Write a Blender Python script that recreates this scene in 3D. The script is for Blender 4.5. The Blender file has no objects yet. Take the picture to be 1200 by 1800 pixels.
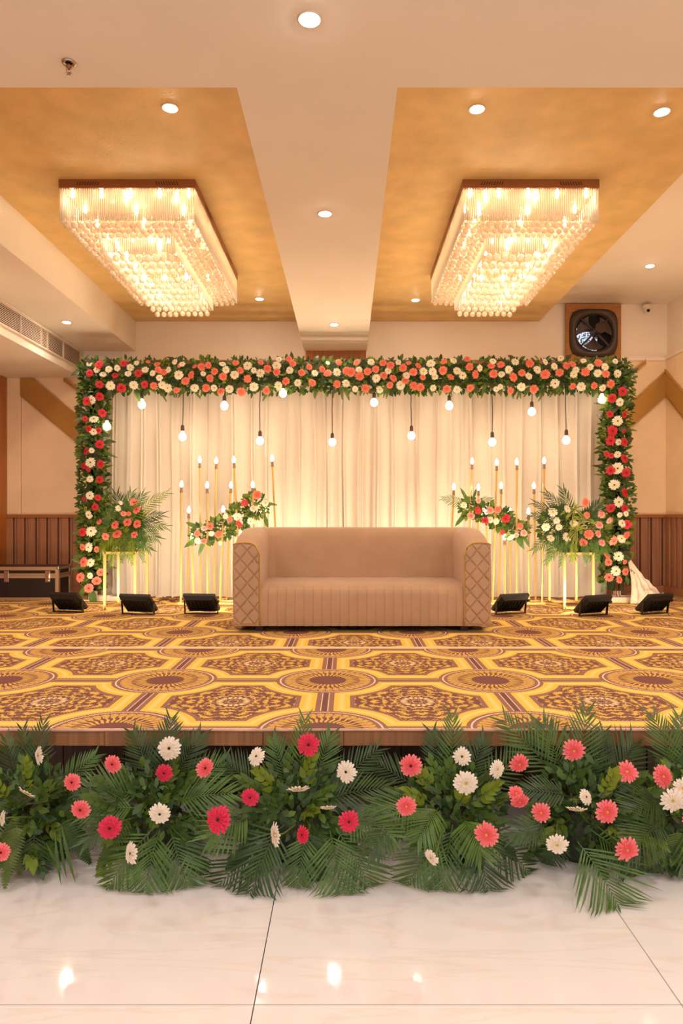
import bpy, math, random
from math import sin, cos, pi, sqrt, radians as R
from mathutils import Vector, Matrix, Quaternion
random.seed(7)
SC = bpy.context.scene
COL = SC.collection

# ------------------------------------------------------------------ camera
CH, F = 1.44, 1220.0                      # eye height (m), focal length in pixels of the 1200x1800 frame
cam = bpy.data.cameras.new('camera'); cam_o = bpy.data.objects.new('camera', cam); COL.objects.link(cam_o)
cam_o.location = (0, 0, CH); cam_o.rotation_euler = (pi/2, 0, 0)
cam.sensor_fit = 'AUTO'; cam.sensor_width = 36; cam.lens = 36*F/1800
cam.shift_x = -10/1800; cam.shift_y = 12/1800; cam.clip_start = 0.05
SC.camera = cam_o
# ------------------------------------------------------------------ world (the hall going on behind the camera)
w = bpy.data.worlds.new('hall_ambient'); SC.world = w; w.use_nodes = True
w.node_tree.nodes['Background'].inputs[0].default_value = (1.0, .98, .97, 1)
w.node_tree.nodes['Background'].inputs[1].default_value = 1.34
# ------------------------------------------------------------------ unseen ceiling lamps, added to brighten the front of the hall
for lx, ly in ((-3.2, .4), (-1.2, .4), (1.0, .4), (3.2, .4), (-2.4, 2.2), (2.4, 2.2)):
    l = bpy.data.lights.new('unseen_hall_light', 'AREA'); l.shape = 'DISK'; l.size = .35; l.energy = 22; l.color = (1, .95, .90)
    lo = bpy.data.objects.new('unseen_hall_light', l); COL.objects.link(lo); lo.location = (lx, ly, CH+2.13)
for lx, ly, lz in ((-3.05, 4.6, 2.10), (-3.05, 6.1, 2.10), (3.4, 4.6, 2.70), (3.5, 6.0, 2.70)):   # unseen lights added beside the frame to brighten the side walls
    l = bpy.data.lights.new('side_fill_light', 'AREA'); l.shape = 'DISK'; l.size = .12; l.energy = 17; l.color = (1, .80, .56)
    lo = bpy.data.objects.new('side_fill_light', l); COL.objects.link(lo); lo.location = (lx, ly, CH+lz)
SC.view_settings.view_transform = 'Standard'; SC.view_settings.look = 'None'
SC.view_settings.gamma = 1; SC.view_settings.use_curve_mapping = False
SC.view_settings.exposure = -0.09
SC.cycles.max_bounces = 10; SC.cycles.diffuse_bounces = 5; SC.cycles.glossy_bounces = 4
SC.cycles.transmission_bounces = 8; SC.cycles.transparent_max_bounces = 24
SC.cycles.sample_clamp_indirect = 6; SC.cycles.caustics_refractive = False; SC.cycles.caustics_reflective = False
WARM = (1, .66, .34)
E_BULB, E_CANDLE, E_FLOOD, E_LED, E_DOWN = 29, 36, 88, 370, 280

# ------------------------------------------------------------------ helpers
def W(px, py, Y): return Vector(((px-610)*Y/F, Y, CH-(py-912)*Y/F))

class MB:
    def __init__(s): s.v = []; s.f = []; s.m = []
    def add(s, vs, fs, mi=0):
        n = len(s.v); s.v += [tuple(v) for v in vs]; s.f += [tuple(i+n for i in f) for f in fs]; s.m += [mi]*len(fs); return s
    def box(s, x0, x1, y0, y1, z0, z1, mi=0):
        return s.add([(x0,y0,z0),(x1,y0,z0),(x1,y1,z0),(x0,y1,z0),(x0,y0,z1),(x1,y0,z1),(x1,y1,z1),(x0,y1,z1)],
              [(0,3,2,1),(4,5,6,7),(0,1,5,4),(1,2,6,5),(2,3,7,6),(3,0,4,7)], mi)
    def tube(s, pts, r, n=6, mi=0, cap=True):
        pts = [Vector(p) for p in pts]; rs = r if isinstance(r, (list, tuple)) else [r]*len(pts)
        vs = []; fs = []
        for i, p in enumerate(pts):
            t = (pts[min(i+1, len(pts)-1)]-pts[max(i-1, 0)])
            if t.length < 1e-9: t = Vector((0,0,1))
            t.normalize(); a = Vector((0,0,1)) if abs(t.z) < .9 else Vector((1,0,0))
            u = t.cross(a).normalized(); v = t.cross(u)
            for k in range(n): vs.append(p + (u*cos(2*pi*k/n)+v*sin(2*pi*k/n))*rs[i])
        for i in range(len(pts)-1):
            for k in range(n):
                a0 = i*n+k; b0 = i*n+(k+1) % n
                fs.append((a0, b0, b0+n, a0+n))
        if cap: fs += [tuple(range(n-1, -1, -1)), tuple(range((len(pts)-1)*n, len(pts)*n))]
        return s.add(vs, fs, mi)
    def lathe(s, prof, n=12, c=(0,0,0), mi=0):   # prof: (r, z)
        vs = []; fs = []
        for r, z in prof:
            for k in range(n): vs.append((c[0]+r*cos(2*pi*k/n), c[1]+r*sin(2*pi*k/n), c[2]+z))
        for i in range(len(prof)-1):
            for k in range(n):
                a0 = i*n+k; b0 = i*n+(k+1) % n; fs.append((a0, b0, b0+n, a0+n))
        fs += [tuple(range(n-1, -1, -1)), tuple(range((len(prof)-1)*n, len(prof)*n))]
        return s.add(vs, fs, mi)
    def ico(s, c, r, sub=1, mi=0):
        vs, fs = ICO[sub]; return s.add([(c[0]+x*r, c[1]+y*r, c[2]+z*r) for x, y, z in vs], fs, mi)
    def poly(s, pts, y0, y1, mi=0):   # outline (x, z), extruded y0..y1
        n = len(pts); vs = [(x, y0, z) for x, z in pts]+[(x, y1, z) for x, z in pts]
        fs = [tuple(range(n)), tuple(range(2*n-1, n-1, -1))]+[(i, i+n, (i+1) % n+n, (i+1) % n) for i in range(n)]
        return s.add(vs, fs, mi)
    def grid(s, f, nu, nv, mi=0):
        vs = [f(i/nu, j/nv) for j in range(nv+1) for i in range(nu+1)]
        fs = [(j*(nu+1)+i, j*(nu+1)+i+1, (j+1)*(nu+1)+i+1, (j+1)*(nu+1)+i) for j in range(nv) for i in range(nu)]
        return s.add(vs, fs, mi)
    def mesh(s, name, mats, smooth=False):
        me = bpy.data.meshes.new(name); me.from_pydata(s.v, [], s.f)
        for m in (mats if isinstance(mats, (list, tuple)) else [mats]): me.materials.append(m)
        me.polygons.foreach_set('material_index', s.m)
        if smooth: me.polygons.foreach_set('use_smooth', [True]*len(s.f))
        me.update(); return me

def _ico():
    import bmesh
    out = {}
    for sub in (1, 2):
        bm = bmesh.new(); bmesh.ops.create_icosphere(bm, subdivisions=sub, radius=1)
        bm.verts.index_update()
        out[sub] = ([tuple(v.co) for v in bm.verts], [tuple(v.index for v in f.verts) for f in bm.faces]); bm.free()
    return out
ICO = _ico()

def link(name, data, parent=None, loc=(0,0,0), rot=None, scale=None):
    o = bpy.data.objects.new(name, data); COL.objects.link(o); o.parent = parent; o.location = loc
    if rot is not None:
        if isinstance(rot, Quaternion): o.rotation_mode = 'QUATERNION'; o.rotation_quaternion = rot
        else: o.rotation_euler = rot
    if scale is not None: o.scale = (scale,)*3 if isinstance(scale, (int, float)) else scale
    return o
def part(name, mb, mat, parent=None, loc=(0,0,0), rot=None, smooth=False, kind=None, label=None, bevel=0):
    o = link(name, mb.mesh(name, mat, smooth), parent, loc, rot)
    if kind: o['kind'] = kind
    if label: o['label'] = label
    if bevel:
        b = o.modifiers.new('bevel', 'BEVEL'); b.width = bevel; b.segments = 2; b.limit_method = 'ANGLE'
    return o
def tag(o, label, cat, group=None, kind=None):
    o['label'] = label; o['category'] = cat
    if group: o['group'] = group
    if kind: o['kind'] = kind
    return o
def thing(name, label, cat, loc=(0,0,0), group=None):
    return tag(link(name, None, None, loc), label, cat, group)
def struct(name, mb, mat, parent=None, **k):
    return part(name, mb, mat, parent, kind='structure', **k)
def track(n): return Vector(n).normalized().to_track_quat('Z', 'Y')

# ------------------------------------------------------------------ materials
def lin(c):
    return tuple(((x/255)/12.92 if x/255 <= .04045 else ((x/255+.055)/1.055)**2.4) for x in c)
def mat(name, col, rough=.6, metal=0, noise=0, nscale=8, emit=0, bump=0, bscale=60, sheen=0, trans=0, spec=.5, stretch=None, srgb=True, sss=0):
    m = bpy.data.materials.new(name); m.use_nodes = True; nt = m.node_tree; b = nt.nodes['Principled BSDF']
    c = lin(col) if srgb else col
    b.inputs['Base Color'].default_value = (*c, 1); b.inputs['Roughness'].default_value = rough
    b.inputs['Metallic'].default_value = metal; b.inputs['Specular IOR Level'].default_value = spec
    b.inputs['Transmission Weight'].default_value = trans
    if sheen: b.inputs['Sheen Weight'].default_value = sheen; b.inputs['Sheen Roughness'].default_value = .4
    if emit:
        b.inputs['Emission Color'].default_value = (*c, 1); b.inputs['Emission Strength'].default_value = emit
    if noise or bump:
        tc = nt.nodes.new('ShaderNodeTexCoord'); mp = nt.nodes.new('ShaderNodeMapping')
        nt.links.new(tc.outputs['Object'], mp.inputs[0])
        if stretch: mp.inputs['Scale'].default_value = stretch
    if noise:
        n = nt.nodes.new('ShaderNodeTexNoise'); n.inputs['Scale'].default_value = nscale; n.inputs['Detail'].default_value = 6
        nt.links.new(mp.outputs[0], n.inputs['Vector'])
        cr = nt.nodes.new('ShaderNodeValToRGB'); cr.color_ramp.elements[0].position = .3; cr.color_ramp.elements[1].position = .7
        cr.color_ramp.elements[0].color = (*[x*(1-noise) for x in c], 1)
        cr.color_ramp.elements[1].color = (*[min(1, x*(1+noise)) for x in c], 1)
        nt.links.new(n.outputs[0], cr.inputs[0]); nt.links.new(cr.outputs[0], b.inputs['Base Color'])
    if bump:
        n = nt.nodes.new('ShaderNodeTexNoise'); n.inputs['Scale'].default_value = bscale; n.inputs['Detail'].default_value = 4
        nt.links.new(mp.outputs[0], n.inputs['Vector'])
        bp = nt.nodes.new('ShaderNodeBump'); bp.inputs['Strength'].default_value = bump; bp.inputs['Distance'].default_value = .01
        nt.links.new(n.outputs[0], bp.inputs['Height']); nt.links.new(bp.outputs[0], b.inputs['Normal'])
    return m
def emis(name, col, s):
    m = bpy.data.materials.new(name); m.use_nodes = True; nt = m.node_tree
    nt.nodes.remove(nt.nodes['Principled BSDF']); e = nt.nodes.new('ShaderNodeEmission')
    e.inputs[0].default_value = (*col, 1); e.inputs[1].default_value = s
    nt.links.new(e.outputs[0], nt.nodes['Material Output'].inputs[0]); return m
def leafmat(name, col, tl=.35, rough=.45, var=.35, nscale=14):
    m = mat(name, col, rough, noise=var, nscale=nscale); nt = m.node_tree
    b = nt.nodes['Principled BSDF']; t = nt.nodes.new('ShaderNodeBsdfTranslucent'); mx = nt.nodes.new('ShaderNodeMixShader')
    src = b.inputs['Base Color'].links[0].from_socket
    nt.links.new(src, t.inputs[0]); mx.inputs[0].default_value = tl
    nt.links.new(b.outputs[0], mx.inputs[1]); nt.links.new(t.outputs[0], mx.inputs[2])
    nt.links.new(mx.outputs[0], nt.nodes['Material Output'].inputs[0]); return m
def petalmat(name, inner, outer):
    m = bpy.data.materials.new(name); m.use_nodes = True; nt = m.node_tree; b = nt.nodes['Principled BSDF']
    tc = nt.nodes.new('ShaderNodeTexCoord'); ln = nt.nodes.new('ShaderNodeVectorMath'); ln.operation = 'LENGTH'
    nt.links.new(tc.outputs['Object'], ln.inputs[0]); cr = nt.nodes.new('ShaderNodeValToRGB')
    cr.color_ramp.elements[0].position = .25; cr.color_ramp.elements[1].position = .95
    cr.color_ramp.elements[0].color = (*lin(inner), 1); cr.color_ramp.elements[1].color = (*lin(outer), 1)
    nt.links.new(ln.outputs['Value'], cr.inputs[0]); nt.links.new(cr.outputs[0], b.inputs['Base Color'])
    b.inputs['Roughness'].default_value = .55
    t = nt.nodes.new('ShaderNodeBsdfTranslucent'); mx = nt.nodes.new('ShaderNodeMixShader'); mx.inputs[0].default_value = .25
    nt.links.new(cr.outputs[0], t.inputs[0]); nt.links.new(b.outputs[0], mx.inputs[1]); nt.links.new(t.outputs[0], mx.inputs[2])
    nt.links.new(mx.outputs[0], nt.nodes['Material Output'].inputs[0]); return m
def crystal(name, tr, df, gl, col=(1, .93, .82)):
    """cut crystal: part clear, part scattering, part mirror glint"""
    m = bpy.data.materials.new(name); m.use_nodes = True; nt = m.node_tree; nt.nodes.remove(nt.nodes['Principled BSDF'])
    a = nt.nodes.new('ShaderNodeBsdfTransparent'); a.inputs[0].default_value = (*col, 1)
    t = nt.nodes.new('ShaderNodeBsdfTranslucent'); t.inputs[0].default_value = (*col, 1)
    d = nt.nodes.new('ShaderNodeBsdfDiffuse'); d.inputs[0].default_value = (*col, 1)
    g = nt.nodes.new('ShaderNodeBsdfGlossy'); g.inputs['Roughness'].default_value = .12; g.inputs[0].default_value = (1, .97, .92, 1)
    lw = nt.nodes.new('ShaderNodeLayerWeight'); lw.inputs[0].default_value = .35
    m1 = nt.nodes.new('ShaderNodeMixShader'); m1.inputs[0].default_value = .5
    m2 = nt.nodes.new('ShaderNodeMixShader'); m2.inputs[0].default_value = df/(df+tr)
    m3 = nt.nodes.new('ShaderNodeMixShader'); k = nt.nodes.new('ShaderNodeMath'); k.operation = 'MULTIPLY_ADD'
    k.inputs[1].default_value = .6; k.inputs[2].default_value = gl
    L = nt.links.new
    L(t.outputs[0], m1.inputs[1]); L(d.outputs[0], m1.inputs[2]); L(a.outputs[0], m2.inputs[1]); L(m1.outputs[0], m2.inputs[2])
    L(lw.outputs['Facing'], k.inputs[0]); L(k.outputs[0], m3.inputs[0]); L(m2.outputs[0], m3.inputs[1]); L(g.outputs[0], m3.inputs[2])
    L(m3.outputs[0], nt.nodes['Material Output'].inputs[0]); return m

M = {}
M['paint'] = mat('cream_ceiling_paint', (234, 222, 206), .75, noise=.03, nscale=1.5)
M['wall'] = mat('cream_wall_paint', (245, 228, 208), .75, noise=.03, nscale=2)
M['gold_paper'] = mat('gold_textured_ceiling_paper', (222, 186, 122), .5, noise=.10, nscale=5, bump=.15, bscale=45)
M['fabric_panel'] = mat('beige_fabric_wall_panel', (244, 214, 176), .85, noise=.05, nscale=3, bump=.1, bscale=200)
M['fabric_seam'] = mat('panel_seam', (140, 95, 55), .8)
M['bronze_mirror'] = mat('bronze_mirror_band', (196, 152, 84), .2, metal=.45)
M['gold_edge'] = mat('gold_band_edge', (205, 160, 95), .3, metal=.7)
M['wood_orange'] = mat('orange_veneer', (168, 98, 36), .4, noise=.22, nscale=5, stretch=(6, 6, .5))
M['wood_brown'] = mat('brown_wainscot_veneer', (168, 114, 82), .42, noise=.15, nscale=5, stretch=(8, 8, .4))
M['wood_dark'] = mat('dark_groove', (52, 28, 16), .6)
M['wood_fascia'] = mat('stage_edge_laminate', (150, 100, 62), .5, noise=.28, nscale=6, stretch=(9, 9, .25))
M['wood_plinth'] = mat('stage_front_panelling', (84, 50, 34), .55, noise=.3, nscale=5, stretch=(9, 9, .3))
M['rail'] = mat('brown_dado_rail', (160, 100, 56), .4, noise=.1, nscale=6)
M['grille'] = mat('grille_metal', (216, 194, 172), .5)
M['black'] = mat('dark_void', (24, 16, 12), .9)
M['velvet'] = mat('beige_velvet', (188, 154, 124), .85, noise=.06, nscale=5, sheen=.35)
M['piping'] = mat('gold_piping', (206, 160, 78), .4, metal=.4)
M['gold'] = mat('gold_painted_metal', (224, 186, 112), .35, metal=.45)
M['flood_black'] = mat('black_cast_metal', (26, 23, 20), .5, bump=.05)
M['cable'] = mat('brown_cable', (110, 62, 36), .6)
M['cord'] = mat('black_cord', (42, 26, 20), .6)
M['socket'] = mat('brown_lamp_socket', (74, 50, 40), .5)
M['holder'] = mat('grey_lamp_holder', (150, 118, 92), .4, metal=.4)
M['alu'] = mat('aluminium_edge', (205, 180, 150), .32, metal=.7)
M['case_black'] = mat('black_case_laminate', (34, 26, 26), .4)
M['chrome'] = mat('chrome', (200, 190, 175), .2, metal=.95)
M['canopy'] = mat('brown_lacquered_steel', (150, 92, 52), .35, metal=.3)
M['white_plastic'] = mat('white_plastic', (235, 215, 195), .4)
M['satin'] = mat('white_satin', (240, 222, 200), .4, sheen=.2)
M['plywood'] = mat('raw_plywood', (178, 120, 66), .8, noise=.15, nscale=6, stretch=(2, 2, 8))
M['fan'] = mat('dark_fan_metal', (74, 58, 48), .45, metal=.3)
M['stem'] = leafmat('flower_stem', (112, 128, 50))
M['leaf_dark'] = leafmat('dark_green_leaf', (60, 88, 40), .25, .38)
M['leaf_mid'] = leafmat('mid_green_leaf', (92, 124, 44), .35)
M['leaf_lime'] = leafmat('lime_green_leaf', (136, 158, 44), .45)
M['leaf_olive'] = leafmat('olive_folded_leaf', (76, 80, 42), .25, .42)
M['palm'] = leafmat('palm_leaf', (84, 116, 48), .3, .4)
M['palm_dark'] = leafmat('dark_palm_leaf', (62, 88, 42), .3, .4)
M['fern'] = leafmat('fern', (104, 122, 58), .4, .6)
M['cream_stripe'] = leafmat('yellow_leaf_margin', (216, 200, 92), .4)
M['white_petal'] = petalmat('white_petal', (246, 236, 186), (255, 250, 242))
M['pink_petal'] = petalmat('coral_petal', (240, 100, 76), (252, 158, 134))
M['red_petal'] = petalmat('crimson_petal', (206, 26, 44), (232, 62, 76))
M['blush_petal'] = petalmat('blush_petal', (236, 120, 116), (250, 206, 196))
M['white_petal_near'] = petalmat('ivory_petal', (240, 224, 196), (250, 238, 228))
M['pink_petal_near'] = petalmat('rose_pink_petal', (240, 74, 84), (250, 138, 140))
M['red_petal_near'] = petalmat('crimson_pink_petal', (214, 20, 60), (236, 48, 92))
M['c_dark'] = mat('dark_flower_eye', (44, 22, 14), .8)
M['c_yellow'] = mat('yellow_flower_eye', (206, 160, 60), .8, noise=.25, nscale=8)
M['e_bulb'] = emis('glowing_bulb', (1, .80, .56), E_BULB)
M['e_candle'] = emis('glowing_candle_bulb', (1, .79, .52), E_CANDLE)
M['e_flood'] = emis('floodlight_glass', (1, .80, .56), E_FLOOD)
M['e_flood_dim'] = emis('floodlight_glass_dimmed', (1, .80, .56), 48)
M['e_led'] = emis('chandelier_led', (1, .78, .52), E_LED)
M['e_down'] = emis('downlight_diffuser', (1, .84, .68), E_DOWN)
M['rod'] = crystal('crystal_rod', .42, .50, .08)
M['ball'] = crystal('crystal_ball', .45, .34, .12, (1, .92, .80))
M['glass_ball'] = crystal('hanging_crystal', .26, .42, .10, (1, .88, .74))
M['tile'] = None

def nodes_of(m): return m.node_tree.nodes, m.node_tree.links
class NG:
    """tiny helper to write node maths"""
    def __init__(s, m): s.nt = m.node_tree
    def m(s, op, a, b=None, c=None):
        n = s.nt.nodes.new('ShaderNodeMath'); n.operation = op
        for i, x in enumerate((a, b, c)):
            if x is None: continue
            if isinstance(x, (int, float)): n.inputs[i].default_value = x
            else: s.nt.links.new(x, n.inputs[i])
        return n.outputs[0]
    def mix(s, fac, a, b):
        n = s.nt.nodes.new('ShaderNodeMix'); n.data_type = 'RGBA'
        for k, x in ((0, fac), (6, a), (7, b)):
            if isinstance(x, (int, float)): n.inputs[k].default_value = x
            elif isinstance(x, tuple): n.inputs[k].default_value = (*lin(x), 1)
            else: s.nt.links.new(x, n.inputs[k])
        return n.outputs[2]
def carpet(name, ox, oy, P=.955):
    m = mat(name, (120, 60, 50), .92, spec=.1); g = NG(m); nt = m.node_tree
    tc = nt.nodes.new('ShaderNodeTexCoord'); sp = nt.nodes.new('ShaderNodeSeparateXYZ'); nt.links.new(tc.outputs['Object'], sp.inputs[0])
    def fold(s, o):
        u = g.m('DIVIDE', g.m('SUBTRACT', s, o), P); return g.m('MULTIPLY', g.m('SUBTRACT', u, g.m('ROUND', u)), P)
    fx, fy = fold(sp.outputs[0], ox), fold(sp.outputs[1], oy)
    ax, ay = g.m('ABSOLUTE', fx), g.m('ABSOLUTE', fy)
    r = g.m('SQRT', g.m('ADD', g.m('MULTIPLY', fx, fx), g.m('MULTIPLY', fy, fy)))
    th = g.m('ARCTAN2', fy, fx)
    mn = g.m('MINIMUM', ax, ay)
    d = g.m('MINIMUM', g.m('SUBTRACT', r, .300), g.m('SUBTRACT', mn, .046))
    # panel ornament
    qx, qy = g.m('SUBTRACT', P/2, ax), g.m('SUBTRACT', P/2, ay)
    hi, lo = g.m('MAXIMUM', qx, qy), g.m('MINIMUM', qx, qy)
    rc = g.m('SQRT', g.m('ADD', g.m('MULTIPLY', hi, hi), g.m('MULTIPLY', lo, lo)))
    tc2 = g.m('ARCTAN2', lo, hi)
    cb = nt.nodes.new('ShaderNodeCombineXYZ'); nt.links.new(hi, cb.inputs[0]); nt.links.new(lo, cb.inputs[1])
    nz = nt.nodes.new('ShaderNodeTexNoise'); nz.inputs['Scale'].default_value = 27; nz.inputs['Detail'].default_value = 1.5
    nz.inputs['Distortion'].default_value = 3.2; nt.links.new(cb.outputs[0], nz.inputs['Vector'])
    nv = g.m('MULTIPLY', g.m('SUBTRACT', nz.outputs[0], .5), 7.0)
    s1 = g.m('SINE', g.m('ADD', g.m('MULTIPLY', rc, 115), g.m('MULTIPLY', g.m('SINE', g.m('MULTIPLY', tc2, 16)), 1.6)))
    s2 = g.m('COSINE', g.m('ADD', g.m('MULTIPLY', tc2, 16), g.m('MULTIPLY', rc, 26)))
    o = g.m('ADD', g.m('ADD', s1, g.m('MULTIPLY', s2, .7)), nv)
    orn = g.m('GREATER_THAN', o, .35)
    MAR, YEL, OCH, CRE, BAND, BANDL, PNK = (128, 86, 82), (224, 184, 92), (212, 168, 100), (242, 218, 186), (238, 200, 88), (246, 220, 142), (192, 148, 126)
    panel = g.mix(orn, MAR, YEL)
    ros = g.m('LESS_THAN', rc, .12); rosm = g.m('GREATER_THAN', g.m('SINE', g.m('MULTIPLY', rc, 180)), .0)
    panel = g.mix(g.m('MULTIPLY', ros, g.m('GREATER_THAN', g.m('ADD', g.m('COSINE', g.m('MULTIPLY', tc2, 16)), g.m('SINE', g.m('MULTIPLY', rc, 110))), .7)), panel, CRE)
    panel = g.mix(g.m('LESS_THAN', rc, .022), panel, MAR)
    # dotted outline inside the band
    dots = g.m('GREATER_THAN', g.m('MULTIPLY', g.m('SINE', g.m('MULTIPLY', sp.outputs[0], 300)), g.m('SINE', g.m('MULTIPLY', sp.outputs[1], 300))), .12)
    dotc = g.mix(dots, MAR, PNK)
    panel = g.mix(g.m('LESS_THAN', d, .108), panel, dotc)
    # yellow band with a paler middle
    bl = g.m('SUBTRACT', 1.0, g.m('MULTIPLY', g.m('ABSOLUTE', g.m('SUBTRACT', d, .04)), 42.0)); bl = g.m('MINIMUM', g.m('MAXIMUM', bl, 0), 1)
    band = g.mix(bl, BAND, BANDL)
    c = g.mix(g.m('LESS_THAN', d, .083), panel, band)
    # strips
    st = dotc
    st = g.mix(g.m('LESS_THAN', mn, .020), st, CRE); st = g.mix(g.m('LESS_THAN', mn, .015), st, MAR)
    c = g.mix(g.m('LESS_THAN', d, 0.0), c, st)
    # medallion
    ray = g.m('GREATER_THAN', g.m('ADD', g.m('SINE', g.m('ADD', g.m('MULTIPLY', th, 36), g.m('MULTIPLY', g.m('SINE', g.m('MULTIPLY', r, 90)), .8))),
                g.m('MULTIPLY', g.m('SINE', g.m('MULTIPLY', r, 60)), .5)), .15)
    med = g.mix(ray, MAR, YEL)
    far = g.m('MULTIPLY', g.m('GREATER_THAN', r, .19), g.m('GREATER_THAN', g.m('SINE', g.m('MULTIPLY', th, 72)), -.2))
    med = g.mix(far, med, OCH)
    med = g.mix(g.m('GREATER_THAN', r, .252), med, dotc)
    med = g.mix(g.m('MULTIPLY', g.m('GREATER_THAN', r, .272), g.m('LESS_THAN', r, .281)), med, CRE)
    med = g.mix(g.m('LESS_THAN', r, .108), med, MAR)
    c = g.mix(g.m('LESS_THAN', r, .300), c, med)
    nz2 = nt.nodes.new('ShaderNodeTexNoise'); nz2.inputs['Scale'].default_value = 260; nt.links.new(tc.outputs['Object'], nz2.inputs['Vector'])
    hs = nt.nodes.new('ShaderNodeHueSaturation'); nt.links.new(c, hs.inputs['Color']); nt.links.new(g.m('ADD', g.m('MULTIPLY', nz2.outputs[0], .4), .8), hs.inputs['Value'])
    nt.links.new(hs.outputs[0], nt.nodes['Principled BSDF'].inputs['Base Color'])
    return m
def tile_mat():
    m = mat('polished_cream_tile', (232, 229, 229), .06, spec=.55); nt = m.node_tree; g = NG(m)
    tc = nt.nodes.new('ShaderNodeTexCoord'); mp = nt.nodes.new('ShaderNodeMapping'); mp.inputs['Rotation'].default_value = (0, 0, .5)
    mp.inputs['Scale'].default_value = (.5, 2.6, 1); nt.links.new(tc.outputs['Object'], mp.inputs[0])
    n = nt.nodes.new('ShaderNodeTexNoise'); n.inputs['Scale'].default_value = 1.3; n.inputs['Detail'].default_value = 5; n.inputs['Distortion'].default_value = 1.0
    nt.links.new(mp.outputs[0], n.inputs['Vector'])
    v = g.m('SUBTRACT', 1.0, g.m('MULTIPLY', g.m('ABSOLUTE', g.m('SUBTRACT', n.outputs[0], .5)), 55)); v = g.m('MAXIMUM', v, 0)
    c = g.mix(g.m('MULTIPLY', v, .28), (232, 228, 228), (218, 198, 176))
    nt.links.new(c, nt.nodes['Principled BSDF'].inputs['Base Color']); return m
M['tile'] = tile_mat()
M['carpet_near'] = carpet('patterned_carpet_near', -.114, 5.035)
M['carpet_far'] = carpet('patterned_carpet_far', -.425, 5.77, .965)
def cloth_mat():
    m = mat('sheer_cream_cloth', (238, 226, 210), .8); nt = m.node_tree
    b = nt.nodes['Principled BSDF']; t = nt.nodes.new('ShaderNodeBsdfTranslucent'); t.inputs[0].default_value = (.9, .78, .6, 1)
    mx = nt.nodes.new('ShaderNodeMixShader'); mx.inputs[0].default_value = .3
    nt.links.new(b.outputs[0], mx.inputs[1]); nt.links.new(t.outputs[0], mx.inputs[2]); nt.links.new(mx.outputs[0], nt.nodes['Material Output'].inputs[0]); return m
M['cloth'] = cloth_mat()

# ------------------------------------------------------------------ room shell  (distances: X right, Y away, Z up from the tiled floor)
S = .49                                    # stage top
BW = 8.9                                   # back wall
XL, XR = -4.36, 4.10
H_BEAM, H_BAY, H_HIGH, H_DUCT = CH+2.15, CH+2.53, CH+2.75, CH+1.80
# floor tiles, each a part of the floor
fl = link('floor', None); fl['kind'] = 'structure'
part('floor_bed', MB().box(XL-.1, XR+.1, -3, 9, -.06, -.012), mat('grout', (96, 74, 58), .8), fl)
TX, TY = 1.266, .758
xs = [-.276+TX*k for k in range(-4, 5)]; ys = [2.057+TY*k for k in range(-6, 3)]
tile_me = MB().box(.0018, TX-.0018, .0018, TY-.0018, -.012, 0).mesh('tile', M['tile'])
for x in xs:
    for y in ys:
        if x > XR or x+TX < XL: continue
        x0, x1 = max(x, XL), min(x+TX, XR)
        if x0 == x and x1 == x+TX: link('tile', tile_me, fl, (x, y, 0))
        else: part('tile', MB().box(.0018, x1-x0-.0018, .0018, TY-.0018, -.012, 0), M['tile'], fl, (x0, y, 0))
# walls
struct('wall_back', MB().box(XL-.1, XR+.1, BW, BW+.1, 0, 4.4), M['wall'])
struct('wall_left', MB().box(XL-.1, XL, -3, BW, 0, 4.4), M['wood_orange'])
struct('wall_right', MB().box(XR, XR+.1, -3, BW, 0, 4.4), M['wall'])
# ceiling: low front slab, beam, two gold bays, side slabs
ce = link('ceiling', None); ce['kind'] = 'structure'
part('front_slab', MB().box(XL, XR, -3, 3.46, H_BEAM, 4.3), M['paint'], ce)
part('centre_beam', MB().box(-.55, .25, 3.46, BW, H_BEAM, 4.3), M['paint'], ce)
part('gold_bay', MB().box(-2.71, -.55, 3.46, BW, H_BAY, 4.3), M['gold_paper'], ce)
part('gold_bay', MB().box(.25, 2.457, 3.46, BW, H_BAY, 4.15), M['gold_paper'], ce)
part('side_slab', MB().box(-3.38, -2.71, 3.46, BW, H_BEAM, 4.3), M['paint'], ce)
part('duct_box', MB().box(XL, -3.38, 3.46, BW, H_DUCT, 4.3), M['paint'], ce)
part('high_slab', MB().box(2.457, XR, 3.46, BW, H_HIGH, 4.3), M['paint'], ce)
# wall zones below the moulding
PT, PB = CH+2.03, CH+.05                  # fabric panels from PB to PT
def wallbox(nm, x0, x1, z0, z1, t, m, par=None, y=BW): return struct(nm, MB().box(x0, x1, y-t, y, z0, z1), M[m], par)
wallbox('trim_1', -.53, .24, PT-.02, H_BEAM, .03, 'wood_orange')
wallbox('trim_2', XL, -2.6, PT-.01, PT+.035, .05, 'wall')
wallbox('trim_3', 3.0, XR, PT-.01, PT+.035, .05, 'wall')
wallbox('trim_4', -2.6, 3.0, PT-.05, PT, .03, 'rail')
pb = link('fabric_panelling', None); pb['kind'] = 'structure'
part('fabric_panel', MB().box(XL+.005, -4.17, BW-.035, BW, PB, H_DUCT), M['fabric_panel'], pb, bevel=.006)
part('fabric_panel', MB().box(-4.165, -2.55, BW-.03, BW, PB, PT), M['fabric_panel'], pb, bevel=.006)
part('fabric_panel', MB().box(2.8, XR-.01, BW-.03, BW, PB, PT), M['fabric_panel'], pb, bevel=.006)
part('fabric_panel', MB().box(XR-.03, XR, 6.4, BW-.035, PB, PT), M['fabric_panel'], pb, bevel=.006)
part('trim_panel_side', MB().box(XR-.05, XR, 6.4, BW-.03, PT, PT+.04), M['wall'], pb)
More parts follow.
